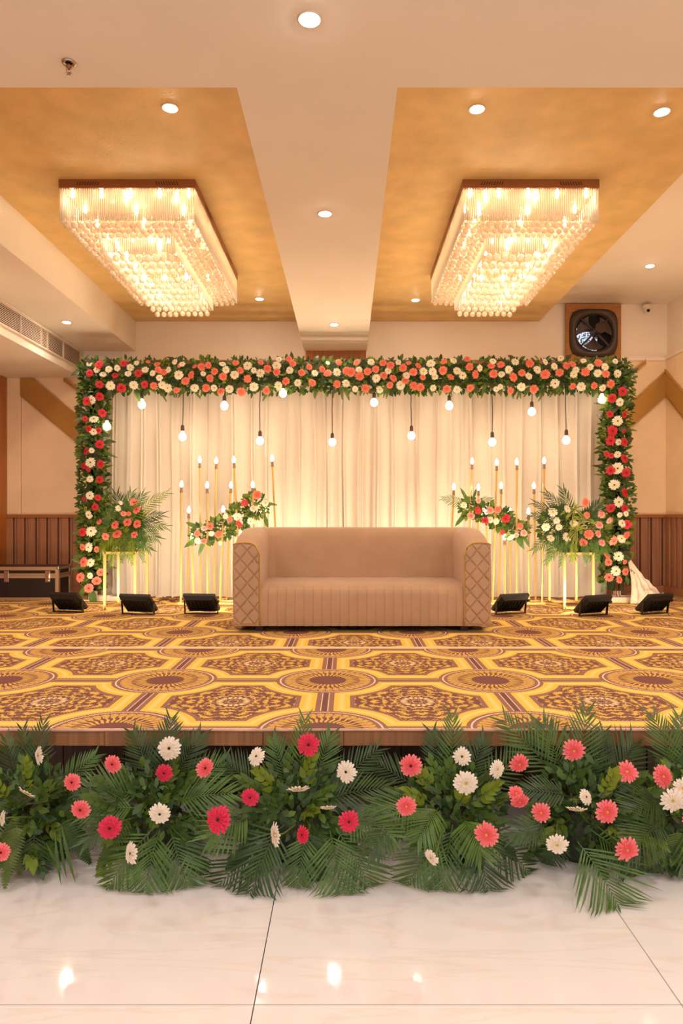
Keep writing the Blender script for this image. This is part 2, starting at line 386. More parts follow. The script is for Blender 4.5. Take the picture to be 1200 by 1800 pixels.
# bronze chevron bands with gold edges
def band(nm, p, q, wd, th=.012, y=BW-.03, side=None):
    """parallelogram band from p to q (x, z of its upper edge), wd = vertical width"""
    root = link(nm, None); root['kind'] = 'structure'
    def pl(dz0, dz1, t, m, n2):
        b = MB()
        if side is None: b.poly([(p[0], p[1]-dz1), (q[0], q[1]-dz1), (q[0], q[1]-dz0), (p[0], p[1]-dz0)], y-t, y)
        else:
            vs = [(side-a, yy, zz) for a in (0, t) for (yy, zz) in ((p[0], p[1]-dz1), (q[0], q[1]-dz1), (q[0], q[1]-dz0), (p[0], p[1]-dz0))]
            b.add(vs, [(0,1,2,3), (7,6,5,4), (0,4,5,1), (1,5,6,2), (2,6,7,3), (3,7,4,0)])
        part(n2, b, M[m], root)
    pl(0, wd, th, 'bronze_mirror', 'mirror_band'); pl(-.018, 0, th+.01, 'gold_edge', 'band_edge'); pl(wd, wd+.018, th+.01, 'gold_edge', 'band_edge')
def wx(px, py): v = W(px, py, BW-.03); return (v.x, v.z)
band('trim_5', wx(36, 648), wx(180, 768), .33)
band('trim_6', wx(1060, 752), wx(1171, 652), .30)
pk = wx(1171, 652); band('trim_7', (BW-.035, pk[1]), (6.9, pk[1]-1.50), .30, side=XR-.03)
band('trim_8', wx(112, 664), wx(160, 700), .03); band('trim_9', wx(1085, 672), wx(1134, 634), .03)
# wainscot made of separate vertical boards
wa = link('wainscot', None); wa['kind'] = 'structure'
part('backing', MB().box(XL, XR, BW-.02, BW, S-.3, PB-.03), M['wood_dark'], wa)
part('backing', MB().box(XR-.02, XR, 6.2, BW-.02, S-.3, PB-.03), M['wood_dark'], wa)
def boards(x0, x1, side=False):
    x = x0; k = 0
    while x < x1-.03:
        wd = (.088, .030)[k % 2]; t = (.055, .035)[k % 2]; xx = min(x+wd, x1)
        b = MB().box(XR-t, XR-.02, x, xx, S+.1, PB-.035) if side else MB().box(x, xx, BW-t, BW-.02, S+.1, PB-.035)
        part('wainscot_board', b, M['wood_brown'], wa, bevel=.004); x = xx+.012; k += 1
boards(XL+.01, -2.6); boards(2.75, XR-.03); boards(6.3, BW-.06, True)
part('dado_rail', MB().box(XL, XR, BW-.075, BW, PB-.035, PB+.006), M['rail'], wa)
part('dado_rail', MB().box(XR-.075, XR, 6.2, BW-.08, PB-.035, PB+.006), M['rail'], wa)
struct('baseboard_right', MB().box(XR-.075, XR, 3.6, BW-.08, S, S+.1), M['wood_brown'])
struct('baseboard_back', MB().box(XL, XR, BW-.075, BW, S, S+.1), M['wood_brown'])
# left wall timber edge with gold lining
struct('trim_10', MB().box(XL, XL+.02, 7.2, BW-.04, S, H_DUCT), M['wood_orange'])
# ------------------------------------------------------------------ stage
st = link('stage', None); tag(st, 'low wooden stage with overhanging board edge', 'stage', kind='structure')
FY, PY, SEAM = 3.14, 3.62, 5.08
part('stage_deck', MB().box(XL, XR, FY+.02, BW, S-.07, S-.006), M['wood_plinth'], st)
x = XL; k = 0
while x < XR:
    wd = .34+.06*((k*37) % 5)/5; xx = min(x+wd, XR)
    part('fascia_board', MB().box(x+.001, xx-.001, FY-.004*((k*7) % 2), FY+.02, S-.077, S-.006), M['wood_fascia'], st, bevel=.002); x = xx; k += 1
x = XL; k = 0
while x < XR:
    xx = min(x+.16, XR); part('front_board', MB().box(x+.002, xx-.002, PY-.004*((k*5) % 3), PY+.04, 0, S-.075), M['wood_plinth'], st); x = xx; k += 1
M['binding'] = mat('pale_carpet_backing', (214, 168, 142), .8, noise=.2, nscale=9)
def carpet_top(x0, x1, y0, y1, z, nm, m, label):
    b = MB()
    b.grid(lambda u, v: (x0+(x1-x0)*u, y0+(y1-y0)*v, z+.0008*sin(u*61)*sin(v*23)), 60, 12)
    if y0 < 4:   # rolled front edge, a little wavy
        b.grid(lambda u, v: (x0+(x1-x0)*u, y0-.008*sin(v*pi), z+.002-.012*v-.002*(1+sin(u*55))*v), 60, 3, mi=1)
    else:
        b.grid(lambda u, v: (x0+(x1-x0)*u, y0, z-.011*v), 2, 1)
    return tag(part(nm, b, [m, M['binding']], smooth=True), label, 'carpet')
carpet_top(XL+.005, XR-.06, FY-.006, SEAM, S+.002, 'stage_carpet', M['carpet_near'], 'front length of maroon and yellow medallion carpet at the stage edge')
carpet_top(XL+.005, XR-.06, SEAM, BW-.08, S+.008, 'stage_carpet', M['carpet_far'], 'rear length of maroon and yellow medallion carpet under the sofa')
b = MB(); b.grid(lambda u, v: (XL+.01+(XR-XL-.1)*u, SEAM-.022+.034*v, S+.0035+.0085*min(1, v*4)+.0012*sin(v*pi)), 60, 2)
tag(part('seam_strip', b, mat('pale_seam_tape', (240, 205, 160), .3), smooth=True), 'thin pale joining strip between the two carpet lengths', 'strip')

# ------------------------------------------------------------------ air grille on the duct
g = thing('air_grille', 'long slatted air conditioning grille on the left duct', 'grille', (-3.38, 5.4, CH+1.90))
L = 3.37; hh = .206
part('backing', MB().box(.0, .004, 0, L, 0, hh), M['black'], g)
for i in range(11):
    z = .012+i*(hh-.02)/10.5
    part('slat', MB().box(.004, .007, .01, L-.01, z, z+.007), M['grille'], g)
for yy in (.9, 1.75, 2.24, 2.40, 2.83): part('divider', MB().box(.004, .021, yy, yy+.008, 0, hh), M['grille'], g)
for a in (MB().box(0, .022, 0, L, -.012, .004), MB().box(0, .022, 0, L, hh-.004, hh+.012), MB().box(0, .022, L-.01, L+.008, 0, hh)): part('frame_bar', a, M['grille'], g)

# ------------------------------------------------------------------ downlights
dl = [(544, 33, 2.15, 'largest recessed downlight at the top of the picture'),
      (299, 189, 2.53, 'recessed downlight before the left chandelier'),
      (838, 191, 2.53, 'recessed downlight before the right chandelier'),
      (1163, 196, 2.53, 'recessed downlight at the right picture edge'),
      (571, 375, 2.15, 'recessed downlight midway along the central beam'),
      (587, 570, 2.15, 'recessed downlight at the far end of the central beam'),
      (456, 525, 2.53, 'recessed downlight behind the left chandelier, beside the beam'),
      (730, 527, 2.53, 'recessed downlight behind the beam, left of the right chandelier'),
      (1142, 467, 2.75, 'recessed downlight in the plain ceiling above the exhaust fan'),
      (117, 566, 2.15, 'recessed downlight in the left soffit beside the air grille')]
ring = MB(); ring.lathe([(.040, -.002), (.040, -.006), (.052, -.006), (.054, 0), (.040, 0)], 24); ring_me = ring.mesh('trim_ring', M['white_plastic'], True)
disc = MB(); disc.lathe([(.0399, -.0045), (.036, -.009), (.02, -.011)], 24); disc_me = disc.mesh('diffuser', M['e_down'], True)
for px, py, h, lb in dl:
    Y = h*F/(912-py); v = W(px, py, Y)
    t = thing('downlight', lb, 'downlight', (v.x, Y, CH+h), 'recessed ceiling downlights')
    link('trim_ring', ring_me, t); link('diffuser', disc_me, t)
# sprinkler
v = W(121, 106, 3.27); sp = thing('fire_sprinkler', 'small brass fire sprinkler hanging from the front ceiling', 'sprinkler', (v.x, 3.27, H_BEAM))
part('cover_plate', MB().lathe([(.034, 0), (.032, -.006), (.018, -.008), (.018, 0)], 20), M['chrome'], sp, smooth=True)
part('body', MB().lathe([(.011, -.004), (.012, -.02), (.008, -.024), (.006, -.034)], 10), mat('brass', (150, 100, 60), .3, metal=.8), sp, smooth=True)
part('frame', MB().tube([(-.012, 0, -.02), (-.013, 0, -.034), (-.004, 0, -.05)], .0025).tube([(.012, 0, -.02), (.013, 0, -.034), (.004, 0, -.05)], .0025), M['chrome'], sp)
d = MB()
for k in range(10):
    a = 2*pi*k/10; d.tube([(.004*cos(a), .004*sin(a), -.051), (.016*cos(a), .016*sin(a), -.053)], .0028, 4)
d.lathe([(.008, -.050), (.009, -.054)], 10); part('deflector', d, M['chrome'], sp)
# security camera
cc = thing('security_camera', 'small white dome security camera high on the back wall', 'camera', (W(1138, 530, 8.8).x, BW, CH+2.66))
part('base', MB().lathe([(.06, 0), (.055, -.045), (.03, -.05)], 20, (0, -.075, .06)), M['white_plastic'], cc, smooth=True)
part('dome', MB().ico((0, -.075, -.0), .045, 2), M['white_plastic'], cc, smooth=True)
part('lens', MB().lathe([(.018, 0), (.018, .012)], 12).v and MB().tube([(0, -.11, -.02), (0, -.125, -.026)], .018, 12), M['black'], cc)

# ------------------------------------------------------------------ exhaust fan on its plywood board
a, b2 = W(991, 540, BW-.05), W(1088, 632, BW-.05)
cx, cz = (a.x+b2.x)/2+.02, (a.z+b2.z)/2
fan = thing('exhaust_fan', 'dark square exhaust fan on a plywood board above the flower arch', 'fan', (cx, BW-.03, cz-.36))
hw, hz = (b2.x-a.x)/2, (a.z-b2.z)/2
O = .36
bd = MB(); ri = .27
for (x0, x1, z0, z1) in ((-hw, hw, ri, hz+.04), (-hw, hw, -hz-.06, -ri), (-hw, -ri, -ri, ri), (ri, hw, -ri, ri)): bd.box(x0, x1, -.03, .0, O+z0, O+z1)
part('plywood_board', bd, M['plywood'], fan)
def rsq(r0, n=40, p=4.0): return [((abs(cos(t))**(2/p))*r0*(1 if cos(t) >= 0 else -1), (abs(sin(t))**(2/p))*r0*(1 if sin(t) >= 0 else -1)) for t in [2*pi*i/n for i in range(n)]]
fr = MB(); o1, o2, i1 = rsq(.31), rsq(.29), [(.235*cos(2*pi*i/40), .235*sin(2*pi*i/40)) for i in range(40)]
vs = [(x, -.03, O+z) for x, z in o1]+[(x, -.085, O+z) for x, z in o2]+[(x, -.075, O+z) for x, z in i1]+[(x, -.01, O+z) for x, z in i1]
fs = [(k*40+i, k*40+(i+1) % 40, (k+1)*40+(i+1) % 40, (k+1)*40+i) for k in range(3) for i in range(40)]
fr.add(vs, fs); part('fan_frame', fr, M['fan'], fan, smooth=True)
for k in range(4):
    an = pi/4+k*pi/2; part('support_arm', MB().tube([(.24*cos(an), -.08, O+.24*sin(an)), (.05*cos(an), -.10, O+.05*sin(an))], .014), M['fan'], fan)
part('motor', MB().tube([(.045, -.16, O+.035), (.02, -.02, O+.015)], [.07, .075], 20), M['fan'], fan)
for k in range(3):
    an = .5+k*2*pi/3; bl = MB()
    bl.grid(lambda u, v: ((.05+.17*u)*cos(an+(v-.5)*(.5+.9*u)), -.045+.04*(v-.5), O+(.05+.17*u)*sin(an+(v-.5)*(.5+.9*u))), 5, 6)
    part('fan_blade', bl, M['fan'], fan, smooth=True)
# the duct behind it: dark sheet painted for its shade, and the daylight that comes in low on the left
part('duct_shade_sheet', MB().box(-.235, .235, .012, .018, O-.235, O+.235), M['black'], fan)
dm = emis('daylight_through_leaves', (.75, .8, 1), 1.6); gd = NG(dm); ntd = dm.node_tree
tcd = ntd.nodes.new('ShaderNodeTexCoord'); nzd = ntd.nodes.new('ShaderNodeTexNoise'); nzd.inputs['Scale'].default_value = 45; nzd.inputs['Detail'].default_value = 5
ntd.links.new(tcd.outputs['Object'], nzd.inputs['Vector'])
cd = gd.mix(gd.m('GREATER_THAN', nzd.outputs[0], .5), (60, 96, 60), (214, 206, 255)); ntd.links.new(cd, ntd.nodes['Emission'].inputs[0])
part('daylight_gap', MB().poly([(-.215, O-.17), (.05, O-.225), (.06, O-.05), (-.03, O-.02), (-.05, O+.06), (-.22, O+.08)], .004, .010), dm, fan)
# ------------------------------------------------------------------ chandeliers
ball_me = MB().ico((0, 0, 0), 1, 2).mesh('crystal_ball', M['glass_ball'], True)
def chandelier(xc, label, gap):
    zt = H_BAY; y0, y1, hw = 5.17, 7.17, .51
    c = thing('chandelier', label, 'chandelier', (xc, y0, zt), 'two crystal chandeliers')
    LY = y1-y0
    part('canopy', MB().box(-hw, hw, 0, LY, -.064, 0), M['canopy'], c, bevel=.004)
    part('mirror_plate', MB().box(-hw+.02, hw-.02, .02, LY-.02, -.067, -.0645), mat('polished_plate', (230, 200, 160), .15, metal=.8), c)
    vs = MB()
    for s in (-1, 1):
        for k in range(9):
            x = s*.30+(k-4)*.019; vs.add([(x, -.001, -.045), (x+.006, -.001, -.045), (x+.006-s*.012, -.001, -.018), (x-s*.012, -.001, -.018)], [(0, 1, 2, 3)])
            yy = LY/2+s*.5+(k-4)*.03
            for sx in (-1, 1): vs.add([(sx*(hw+.001), yy, -.045), (sx*(hw+.001), yy+.01, -.045), (sx*(hw+.001), yy-.01, -.018), (sx*(hw+.001), yy-.02, -.018)], [(0, 1, 2, 3)])
    part('vent_slots', vs, M['black'], c, kind='stuff')
    def rodwall(pts, zt, zb, r, nm):
        b = MB()
        for i, (x, y) in enumerate(pts):
            if gap and abs(x-gap) < .012 and y < .05: continue
            b.tube([(x, y, zt), (x, y, zb+random.uniform(-.002, .002))], r, 5)
        part(nm, b, M['rod'], c, kind='stuff', smooth=True)
    def line(a, b, n): return [(a[0]+(b[0]-a[0])*i/n, a[1]+(b[1]-a[1])*i/n) for i in range(n)]
    for P_, n in (((-hw+.01, .01), (hw-.01, .01)), 62), (((hw-.01, .01), (hw-.01, LY-.01)), 118), (((hw-.01, LY-.01), (-hw+.01, LY-.01)), 62), (((-hw+.01, LY-.01), (-hw+.01, .01)), 118):
        rodwall(line(*P_, n), -.066, -.305, .0058, 'crystal_rod_row')
    ih, iy0, iy1 = .29, .27, 1.80
    for P_, n in (((-ih, iy0), (ih, iy0)), 36), (((ih, iy0), (ih, iy1)), 94), (((ih, iy1), (-ih, iy1)), 36), (((-ih, iy1), (-ih, iy0)), 94):
        rodwall(line(*P_, n), -.285, -.44, .0056, 'inner_rod_row')
    part('inner_frame', MB().box(-ih, ih, iy0, iy0+.01, -.285, -.275).box(-ih, ih, iy1-.01, iy1, -.285, -.275).box(-ih-.005, -ih+.005, iy0, iy1, -.285, -.275).box(ih-.005, ih+.005, iy0, iy1, -.285, -.275), M['chrome'], c)
    # strings of crystal balls: the lowest ball of each string a part, the smaller beads above joined
    wires = MB(); up = MB()
    def string(x, y, z, r, top, beads=True):
        x += random.uniform(-.003, .003); z += random.uniform(-.005, .005)
        link('crystal_ball', ball_me, c, (x, y, z), None, r); wires.tube([(x, y, z), (x, y, top)], .0009, 3)
        zz = z+.058
        while beads and zz < top-.02: up.ico((x, y, zz), r*.72, 1); zz += .05
    for j in range(22):
        for i in range(18):
            x = -.465+i*.0547; y = .045+j*.0905
            if abs(x) < ih+.01 and iy0-.03 < y < iy1+.02: continue
            string(x, y, -.325, .0235, -.20)
    for j in range(10):
        z = -.465 if j < 3 else (-.480 if j < 7 else -.492)
        for i in range(9): string(-.248+i*.062, iy0+.05+j*.158, z, .0285 if j < 3 else .026, -.26, False)
    part('upper_beads', up, M['ball'], c, smooth=True, kind='stuff')
    part('hanging_wires', wires, M['chrome'], c, kind='stuff')
    lamp = MB().lathe([(.003, 0), (.008, -.006), (.012, -.016), (.009, -.026), (.003, -.029)], 8).mesh('led_lamp', M['e_led'], True)
    for i in range(5):
        for j in range(8):
            x = -.44+i*.22; y = .09+j*(LY-.18)/7
            if 0 < i < 4 and 0 < j < 7: continue
            link('led_lamp', lamp, c, (x, y, -.068))
    for i in range(2):
        for j in range(6): link('led_lamp', lamp, c, ((-.21, .21)[i], iy0+.12+j*.26, -.29))
    for x in (-.07, .07): link('led_lamp', lamp, c, (x, iy0+.10, -.29))
chandelier(-1.64, 'left crystal chandelier of rods and balls on the gold ceiling', None)
chandelier(1.37, 'right crystal chandelier with a missing rod in its front row', -.39)

# ------------------------------------------------------------------ curtain
CY = 8.31
def fold_x(n=34):
    rr = random.Random(3); xs_ = [0]
    for _ in range(n): xs_.append(xs_[-1]+rr.uniform(.6, 1.5))
    return [x/xs_[-1] for x in xs_]
FX = fold_x()
def cdepth(u):
    # box-like pleats with narrow crests
    for i in range(len(FX)-1):
        if u <= FX[i+1] or i == len(FX)-2:
            t = (u-FX[i])/(FX[i+1]-FX[i]); return .012*sin(t*pi)+.06*max(0, 1-abs(t-.06)/.07)+.03*max(0, 1-abs(t-.2)/.05)
def cfun(u, v):
    z = S+.03+(3.22-S-.03)*v
    return (-2.93+6.03*u+.006*sin(v*7+u*40), CY-cdepth(u)*(1.15+.35*(1-v))-.01*sin(v*3+u*25), z)
cu = MB().grid(cfun, 640, 14)
curt = tag(part('backdrop_curtain', cu, M['cloth'], smooth=True), 'pleated cream curtain hung as backdrop behind the sofa', 'curtain')
part('hem', MB().grid(lambda u, v: (-2.93+6.03*u, CY-cdepth(u)*1.25-.004-.006*sin(u*70), S+.012+.03*v), 320, 1), M['cloth'], curt, smooth=True)

# ------------------------------------------------------------------ flower and leaf meshes
def gerbera_mesh(pm, cm, seed, n=17, with_center=True):
    rr = random.Random(seed); b = MB()
    def petal(a, l, wd, z0, lift, droop):
        ca, sa = cos(a), sin(a); pts = []
        for t, ww in ((.14, .35), (.5, .95), (.82, 1.0), (1.0, .45)):
            z = z0+lift*sin(t*pi*.7)-droop*t*t; w2 = wd*ww/2
            for s in (-1, 0, 1):
                zz = z-(.03 if s == 0 else 0); x, y = t*l, s*w2
                pts.append((x*ca-y*sa, x*sa+y*ca, zz))
        fs = []
        for k in range(3):
            for s in (0, 1): fs.append((k*3+s, k*3+s+1, k*3+s+4, k*3+s+3))
        b.add(pts, fs)
    for k in range(n): petal(2*pi*k/n+rr.uniform(-.07, .07), rr.uniform(.9, 1.06), .27, 0, .14, rr.uniform(.05, .2))
    for k in range(n-3): petal(2*pi*(k+.5)/(n-3)+rr.uniform(-.07, .07), rr.uniform(.66, .78), .22, .05, .18, rr.uniform(.0, .1))
    for k in range(12): petal(2*pi*k/12, .42, .16, .08, .16, 0)
    if with_center: b.lathe([(.24, .02), (.22, .12), (.12, .17), (.02, .15)], 12, mi=1)
    else: b.lathe([(.10, -.06), (.16, -.02), (.18, .04), (.02, .05)], 8, mi=1)
    return b.mesh('gerbera', [pm, cm], True)
GER = {}
for k, pm in (('W', 'white_petal'), ('P', 'pink_petal'), ('R', 'red_petal'), ('B', 'blush_petal')):
    for cm in ('y', 'd'):
        GER[k+cm] = [gerbera_mesh(M[pm], M['c_yellow' if cm == 'y' else 'c_dark'], 10+i, 15+2*i) for i in range(3)]
GLAB = {'W': 'white gerbera', 'P': 'coral pink gerbera', 'R': 'crimson gerbera', 'B': 'pale pink gerbera'}

def leaf_mesh(name, m, l, wd, bend=.25, fold=.15, nseg=5):
    b = MB()
    def f(u, v):
        s = v*l; ww = wd*(sin(pi*min(1, v*1.0)**.75))*.5+.0005; x = (u-.5)*2*ww
        return (x, s, -bend*l*v*v+abs(u-.5)*2*ww*fold)
    b.grid(f, 2, nseg); return b.mesh(name, m, True)
LEAF = {'dark': leaf_mesh('leaf', M['leaf_dark'], .05, .034), 'mid': leaf_mesh('leaf', M['leaf_mid'], .05, .030), 'lime': leaf_mesh('leaf', M['leaf_lime'], .05, .028),
        'olive': leaf_mesh('leaf', M['leaf_olive'], .15, .075, .4, .1)}
def rdir(rr, base, spread):
    return (Vector(base).normalized()+Vector((rr.gauss(0, 1), rr.gauss(0, 1), rr.gauss(0, 1)))*spread).normalized()
def leaf_quat(d, up, roll=0):
    y = Vector(d).normalized(); x = y.cross(Vector(up));
    if x.length < 1e-3: x = Vector((1, 0, 0))
    x.normalize(); z = x.cross(y); q = Matrix((x, y, z)).transposed().to_quaternion()
    return q @ Quaternion((0, 1, 0), roll)

def frond_mb(base, tip, up, wid, n=20, sag=.15, ang=1.0, lw=.008, stem=.0028, droop=.15):
    """a feather palm frond: curved rachis with two rows of narrow leaflets"""
    base, tip, up = Vector(base), Vector(tip), Vector(up).normalized(); ax = tip-base; L = ax.length; d = ax.normalized()
    side = d.cross(up).normalized(); nrm = side.cross(d).normalized(); b = MB()
    def P_(t): return base+ax*t+nrm*(sag*L*sin(t*pi))
    def T_(t): return (P_(min(1, t+.02))-P_(max(0, t-.02))).normalized()
    b.tube([P_(i/8) for i in range(9)], [stem*(1-.75*i/8) for i in range(9)], 4)
    for k in range(n):
        t = .12+.88*k/(n-1); p = P_(t); tt = T_(t)
        ln = wid*(.45+.55*sin(pi*min(1, t*1.05)**.8)) if t < .97 else wid*.6
        for s in (-1, 1):
            an = ang*(1-.5*t)+random.uniform(-.07, .07); ld = (tt*cos(an)+side*s*sin(an)+nrm*random.uniform(-.05, .12)).normalized()
            wv = ld.cross(nrm).normalized()*lw*.5; ll = ln*random.uniform(.9, 1.08); pts = []
            for q, ww in ((0, .35), (.3, 1), (.68, .85), (1, .04)):
                c = p+ld*ll*q-nrm*droop*ll*q*q; pts += [c-wv*ww, c+wv*ww]
            b.add(pts, [(0, 1, 3, 2), (2, 3, 5, 4), (4, 5, 7, 6)])
    return b
def fern_mb(base, tip, up, wid, n=16):
    base, tip, up = Vector(base), Vector(tip), Vector(up).normalized(); ax = tip-base; L = ax.length; d = ax.normalized()
    side = d.cross(up).normalized(); nrm = side.cross(d).normalized(); b = MB()
    b.tube([base, base+ax*.5+nrm*L*.06, tip], [.0022, .0016, .0006], 4)
    for k in range(n):
        t = .06+.94*k/n; p = base+ax*t+nrm*(L*.06*sin(pi*t)); ln = wid*(1-t)**.7*min(1, .45+3*t)+.002
        for s in (-1, 1):
            ld = (d*.35+side*s*.94).normalized(); pv = d*L/n*.46
            pts = []
            for q, ww in ((0, .9), (.35, 1), (.7, .7), (1, .1)): c = p+ld*ln*q-nrm*.12*ln*q; pts += [c-pv*ww, c+pv*ww]
            b.add(pts, [(0, 1, 3, 2), (2, 3, 5, 4), (4, 5, 7, 6)])
    return b

# ------------------------------------------------------------------ the flower arch
ARCH_FL = {
 'W': [(157,639,6),(170,650,6.5),(181,658,6),(191,649,6.5),(206,647,6),(229,646,6.5),(240,638,5),(225,657,6),(194,678,8),(235,677,7.5),(161,703,7.5),
  (307,636,5.5),(320,640,5.5),(255,650,6.5),(268,656,6),(296,650,6),(314,659,8),(280,664,6),(285,677,7.5),(295,682,8),(342,682,7),(357,657,5),
  (391,640,6),(397,650,6.5),(435,643,8),(446,651,5.5),(457.5,656,8.5),(412,659,7.5),(376,682,6),(403,684,7),(446,680,8),
  (490,632,5.5),(486,643,7.5),(509,651,6.5),(553,656,6.5),(489,678,8),(523,673,6.5),(576,638,4),
  (592,654,7),(652,636.5,7),(631,650,6),(661,665,7.5),(682,652,6),(608,674,7.5),(624,684,5.5),(667,685,6.5),
  (700,637,5.5),(714,660,6.5),(704,677,8),(744,653,7.5),(757,639,8),(760,653,7),(764,662,6),(761,682,6),
  (797,634,6),(803,652,7),(813,660,7),(843,647,6.5),(866,635,6),(881,658,6),(894,650,7),(905,636,7),(803,685,6.5),(872,684,5),(879,680,5),
  (929,661,7),(944,650,7.5),(958,636,6),(974,644,7),(985,630,6),(1012,650,6.5),(1008,658,7),(916,680,7.5),(975,674,8.5),(1021,680,8),
  (1025,634,5.5),(1037,645,6),(1063,645,7),(1050,656,7),(1081,635,5),(1085,657,7),(1059,682,6.5),(1089,707,7.5),
  (165,737,8),(164.5,759,7),(161,792,5),(159,813,9),(158,842,6),(158,871,7.5),(156,905,8),(160,934,9.5),(156,962,9),(159,989,8),(158,1012,6),
  (1085,740,9),(1087,777,6.5),(1085,799,6),(1085,823,10),(1079,852,9.5),(1087,882.5,9.5),(1089,905,5),(1100,903,5),(1093,920,7),(1092,947,8),(1087,978,9),(1082,1004,9)],
 'P': [(260,636,4),(276,640,6),(315,643,4),(278,650,6.5),(288,654,7),(336,659,7.5),(326,670,7.5),(342,644,5),(270,678,7),(310,686,5.5),
  (354,645,7),(366,642,6.5),(414,638,6),(422,651,6.5),(458,637,5),(377,653,6.5),(369,665,7),(392,662,7),(435,666,7.5),(362,682,7),(388,688,7),(424,689,8),(468,687,7),
  (470,648,7.5),(486,654,7),(508,631,5.5),(514,639,6.5),(530,655,6.5),(543,645,5.5),(566,649,6),(576,656,7.5),(502.5,670,7),(548.5,673,7),
  (595,637,6),(609,652,7.5),(617,654,8),(627,637,7),(632,661,8),(646,653,7),(660,649,6.5),(673,638,6.5),(686,642,7),(674,660,7),(592,675,7.5),(642,683,8),(685,677,6),
  (691,665,7),(708,646.5,7),(712,669,7),(718,638,5),(735,643,6.5),(726,654,7.5),(743,663,5.5),(727,678,8),(739,681,7),(780,635.5,6),(778,651,7.5),(792,662.5,7),(785,684,7),
  (821,631,5.5),(825,645,7),(835.5,658,8),(863,643,7),(880,641,7),(867,657,7.5),(902,663,8.5),(826,682,6.5),(897,687,6.5),
  (917,655.5,6.5),(931,639,8),(958,658,8.5),(983,655,7.5),(995,643,7),(1006,640,6.5),(938,684,7.5),(1006,679,6.5),(1028.5,654,8),(1051,638,7),(1064,657,7.5),(1073,674.5,7.5),(1044,678,6.5),
  (174,917,5),(145,962,6.5),(170,966,5.5),(147,988,9),(141,1015,8.5),(177,1006,7),(170,1021,8),(156,1034,8),
  (1072,914,5),(1101,941,7.5),(1076,950,9),(1067,977,6),(1069,988,7),(1098,988,4.5),(1099,1005,7),(1070,1015,8),(1088,1019,7)],
 'R': [(174,641,8),(157.5,656,7),(202,660,6),(217,639,7),(243,656,7),(175,676,7.5),(213,682,8.5),(175,697,7.5),(153,705,7.5),(254,676,7),
  (1094,688,8),(1075,700,8),(179.5,726,8),(149.5,736,5),(156,754,6.5),(173,757,6),(175,781,7.5),(151,793,6.5),(176.5,816,7.5),(147,819,6),(155,825,4.5),
  (175,843,7),(147,877,4),(172,875,6),(167,891,6.5),(145,935,7.5),
  (1071.5,728,6.5),(1097,729,6.5),(1076,757.5,9.5),(1096,758,4.5),(1073,774.5,9),(1097,777,7.5),(1097,806,8),(1066,798,5),(1074,801,5),(1073,827,8),(1100,831,8),
  (1098,866,9),(1073,893,8),(1097.5,894,7),(1102,922,8)]}
AY = 7.85
arch = thing('flower_arch', 'flower covered rectangular arch of gerberas framing the cream curtain', 'flower arch', (0, 8.02, S))
AO = arch.location.copy()
def aw(px, py, Y): return W(px, py, Y)-AO
fr = MB(); LX, RX, TZ = W(165, 0, 8.02).x, W(1084, 0, 8.02).x, W(0, 660, 8.02).z-S
for x in (LX, RX):
    part('frame_post', MB().box(x-.03, x+.03, -.03, .03, .02, TZ), M['white_plastic'], arch)
    part('foot_plate', MB().box(x-.16, x+.16, -.1, .1, .011, .025).box(x-.05, x+.2, -.04, .04, .025, .07), M['white_plastic'], arch)
part('frame_beam', MB().box(LX, RX, -.03, .03, TZ-.03, TZ+.03), M['wood_brown'], arch)
rr = random.Random(5)
fol = {'dark': MB(), 'mid': MB(), 'lime': MB()}
def add_leaf(b, p, d, up, l, wd):
    q = leaf_quat(d, up); pts = []
    for v, ww in ((0, .1), (.4, 1), (.75, .75), (1, .05)):
        for u in (-1, 1): pts.append(Vector(p)+q @ Vector((u*wd*ww/2, v*l, -.2*l*v*v)))
    b.add(pts, [(0, 1, 3, 2), (2, 3, 5, 4), (4, 5, 7, 6)])
def arch_point(rr):
    """random point in the garland body: (px, py, side normal)"""
    t = rr.random()
    if t < .50: px = rr.uniform(142, 1104); py = rr.uniform(633, 688); nx, nz = 0, (660-py)/28
    elif t < .75: py = rr.uniform(640, 1035); c = 164; px = c+rr.uniform(-24, 24)*(1 if py < 980 else .8); nx, nz = (px-c)/24, 0
    else: py = rr.uniform(640, 1022); c = 1083+4*sin(py*.03); px = c+rr.uniform(-24, 24); nx, nz = (px-c)/24, 0
    return px, py, nx, nz
for k in range(8200):
    px, py, nx, nz = arch_point(rr); e = max(abs(nx), abs(nz)); Y = AY+.03+.13*e+rr.uniform(-.02, .13)
    p = aw(px, py, Y); d = rdir(rr, (nx*.9, -.35, nz*.8+.1), .75)
    key = 'dark' if rr.random() < .5 else ('mid' if rr.random() < .7 else 'lime')
    if py > 880 and rr.random() < .3: key = 'lime'  # more lime low on the posts: yellow light painted into the leaf colour
    l = rr.uniform(.04, .085); add_leaf(fol[key], p, d, (0, -1, .6), l, l*rr.uniform(.35, .6))
for k, b in fol.items(): part('small_foliage', b, M['leaf_'+k], arch, kind='stuff', smooth=True)
core = MB(); core.box(LX-.07, LX+.07, -.03, .1, .12, TZ+.1); core.box(RX-.07, RX+.07, -.03, .1, .12, TZ+.1); core.box(LX-.1, RX+.1, -.06, .1, TZ-.10, TZ+.12)
part('foam_core', core, mat('dark_moss', (58, 72, 36), .95, noise=.4, nscale=30), arch)
for k in range(150):   # folded dark leaves
    px, py, nx, nz = arch_point(rr); p = aw(px, py, AY+rr.uniform(.0, .1))
    d = rdir(rr, (nx*.6+rr.choice((-1, 1))*.6, -.25, .25+nz*.3), .5)
    link('folded_leaf', LEAF['olive'], arch, p, leaf_quat(d, (0, -1, .4), rr.uniform(-.6, .6)), rr.uniform(.55, .95))
